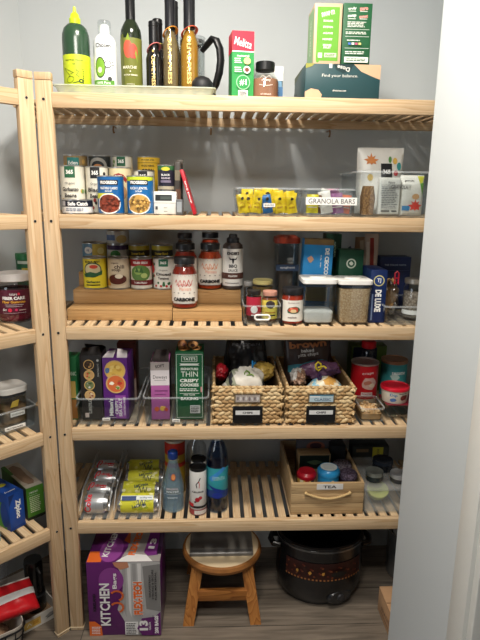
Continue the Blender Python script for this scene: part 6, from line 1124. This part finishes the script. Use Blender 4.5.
def tg(w, d):
    ct = [(-w*.30, d*.25), (-w*.16, d*.12), (w*.10, d*.10), (w*.26, d*.20), (w*.22, d*.45), (w*.30, d*.75), (w*.10, d*.92), (-w*.25, d*.88), (-w*.34, d*.55)]
    return [('r', -w*.5+.001, .001, w*.5-.001, d*.12, G_(196, 190, 176)), ('r', -w*.5+.001, d*.12, w*.5-.001, d-.001, G_(176, 166, 150)), ('r', -w*.5+.001, d*.6, -w*.3, d, G_(60, 110, 40)), ('p', ct, G_(128, 104, 84))]
def fg(w, h): return [('r', -w*.5, 0, w*.5, h*.09, G_(30, 34, 28)), ('t', 'COMPOST BAGS', -w*.1, h*.84, h*.05, WT_, w*.5), ('r', -w*.38, h*.76, w*.1, h*.765, WT_)]+lines(-w*.05, h*.48, w*.62, h*.48, 9, G_(206, 220, 180), 6)
carton('liner_box', 'green carton with an open cut-out top and small print on the angled shelf', 'box', (a_, b_, Z), w, .20, hg, (76, 136, 46), fg, left=lambda d, h: [('r', -d, 0, 0, h, G_(70, 72, 66)), ('r', -d, h*.5, -d*.5, h, G_(70, 120, 44))], top=tg, rz=ang)
(a_, b_), w, ang = seg((-9, 545), (4.0, 538), Z)
carton('wrap_box', 'light blue carton at the left edge on the angled shelf', 'box', (a_-.005, b_-.012, Z), w, .05, .050, (126, 178, 208), lambda w, h: [('r', w*.1, h*.3, w*.4, h*.5, WT_)], rz=ang)
# on the floor at the left
Z = 0
(a_, b_), w, ang = seg((24, 634), (59, 615), 0)
m = M(); wt2 = mt((214, 210, 202), .5); d = .26; hh = .045; w = w*1.0
m.box(wt2, -w/2, w/2, 0, .004, 0, hh); m.box(wt2, -w/2, -w/2+.004, .004, d, 0, hh); m.box(wt2, w/2-.004, w/2, .004, d, 0, hh); m.box(wt2, -w/2+.004, w/2-.004, d-.004, d, 0, hh); m.box(mt((150, 120, 90), .7), -w/2+.004, w/2-.004, .004, d-.004, 0, .004)
m.decal([('r', -w*.48, hh*.18, -w*.02, hh*.82, G_(214, 176, 90)), ('l', [(-w*.40, hh*.4), (-w*.34, hh*.65), (-w*.28, hh*.4)], .002, G_(240, 240, 230)), ('r', -w*.24, hh*.35, -w*.08, hh*.65, G_(190, 140, 50)), ('p', [(w*.10, hh*.5), (w*.24, hh*.72), (w*.46, hh*.7), (w*.42, hh*.4), (w*.2, hh*.3)], G_(150, 148, 144)), ('l', [(w*.14, hh*.3), (w*.4, hh*.55)], .002, G_(90, 90, 90))], fr(0))
tb = m.done('box_tray', None, (a_, b_, 0), ang); tag(tb, 'low white open tray box with a yellow label on the floor left of the posts', 'tray')
uA = Vector((math.cos(ang), math.sin(ang), 0)); vA = Vector((-math.sin(ang), math.cos(ang), 0)); o0 = Vector((a_, b_, 0))
p = o0+uA*(w*.15)+vA*.085; rr = min(.044, w*.28)
t = thing('kitchen_appliance', 'black glossy appliance jug standing in the white tray box', 'appliance', (p.x, p.y, .0045))
m = M(); m.lathe(mt((20, 20, 22), .2, 0, .6), [(rr*.9, 0), (rr, .006), (rr*.96, .07), (rr*.86, .10), (rr*.90, .19), (rr*.84, .20), (rr*.3, .20)], 36); m.done('appliance_body', t)
m = M(); m.lathe(mt((70, 72, 76), .3, .5), [(rr*.99, .062), (rr*1.0, .064), (rr*.98, .068), (rr*.96, .07)], 36, c0=False, c1=False); m.done('trim_ring', t)
m = M(); m.tube(mt((24, 24, 26), .3), [(rr*.6, -rr*.6, .18), (rr*.95, -rr*.95, .17), (rr*1.0, -rr*1.0, .12), (rr*.66, -rr*.66, .09)], .008, 10); m.done('handle', t)
# wire basket with liner and bags
bp = atz(-12, 655, .0); t = thing('wire_basket', 'black wire grid basket with a pale liner on the floor at the left edge', 'basket', (bp[0], bp[1]+.01, 0), math.radians(35))
bw, bd, bh = .20, .20, .115; bk = mt((22, 22, 24), .4); lin_ = mt((206, 196, 182), .8)
m = M(); m.loft(lin_, [(bw*.84, bd*.84, .03, .004), (bw*.97, bd*.97, .035, bh+.012), (bw*.95, bd*.95, .03, bh+.012), (bw*.82, bd*.82, .028, .007)]); m.done('liner', t)
m = M()
for k in range(5): q_ = k/4; z_ = .002+(bh-.002)*q_; s_ = .86+.14*q_; m.tube(bk, [(x_, y_, z_) for x_, y_ in rrect(bw*s_, bd*s_, .035, 4)], .0022 if k < 4 else .0034, 6, closed=True)
P0, P1 = rrect(bw*.86, bd*.86, .035, 4), rrect(bw, bd, .035, 4)
def per(P, f):
    L = [math.dist(P[i], P[(i+1) % len(P)]) for i in range(len(P))]; t_ = f*sum(L)
    for i, l in enumerate(L):
        if t_ <= l: a, b = P[i], P[(i+1) % len(P)]; return (a[0]+(b[0]-a[0])*t_/l, a[1]+(b[1]-a[1])*t_/l)
        t_ -= l
    return P[0]
for k in range(24): a, b = per(P0, k/24), per(P1, k/24); m.tube(bk, [(a[0], a[1], .002), (b[0], b[1], bh)], .0018, 6)
m.done('wire_grid', t)
pc = Vector((bp[0], bp[1]+.01, 0))
crumple('snack_bag', 'brown crumpled bag inside the wire basket', 'bag', (pc.x+.01, pc.y-.01, .009), (.12, .12, .11), [mt((96, 70, 52), .5), mt((140, 110, 84), .5)], 51, amp=.14)
def rw(w, h): return [('p', [(-w*.5, h*.32), (w*.5, h*.46), (w*.5, h*.66), (-w*.5, h*.58)], G_(232, 230, 228)), ('r', -w*.5, h*.95, w*.5, h, G_(226, 220, 214))]
o = pouch('snack_bag', 'red bag with a white stripe lying across the wire basket', 'bag', (*atz(11, 618, .138), .138), .19, .115, .035, (190, 26, 34), rw, seed=33, wr=.006, nx=18, nz=20)
o.rotation_euler = (math.radians(-62), math.radians(8), math.radians(40))
p = Vector((*atz(-9, 595, .0), 0))
o = pouch('zipper_bag', 'clear zipper bag with a small white slider standing behind the red bag', 'bag', (p.x, p.y, 0.002), .13, .25, .04, (200, 200, 200), lambda w, h: [('r', w*.28, h*.88, w*.38, h*.96, WT_)], seed=37, wr=.010, nx=18, nz=20); o.rotation_euler = (-.05, .05, math.radians(40))
o.data.materials[0] = rim((214, 216, 220), .22)
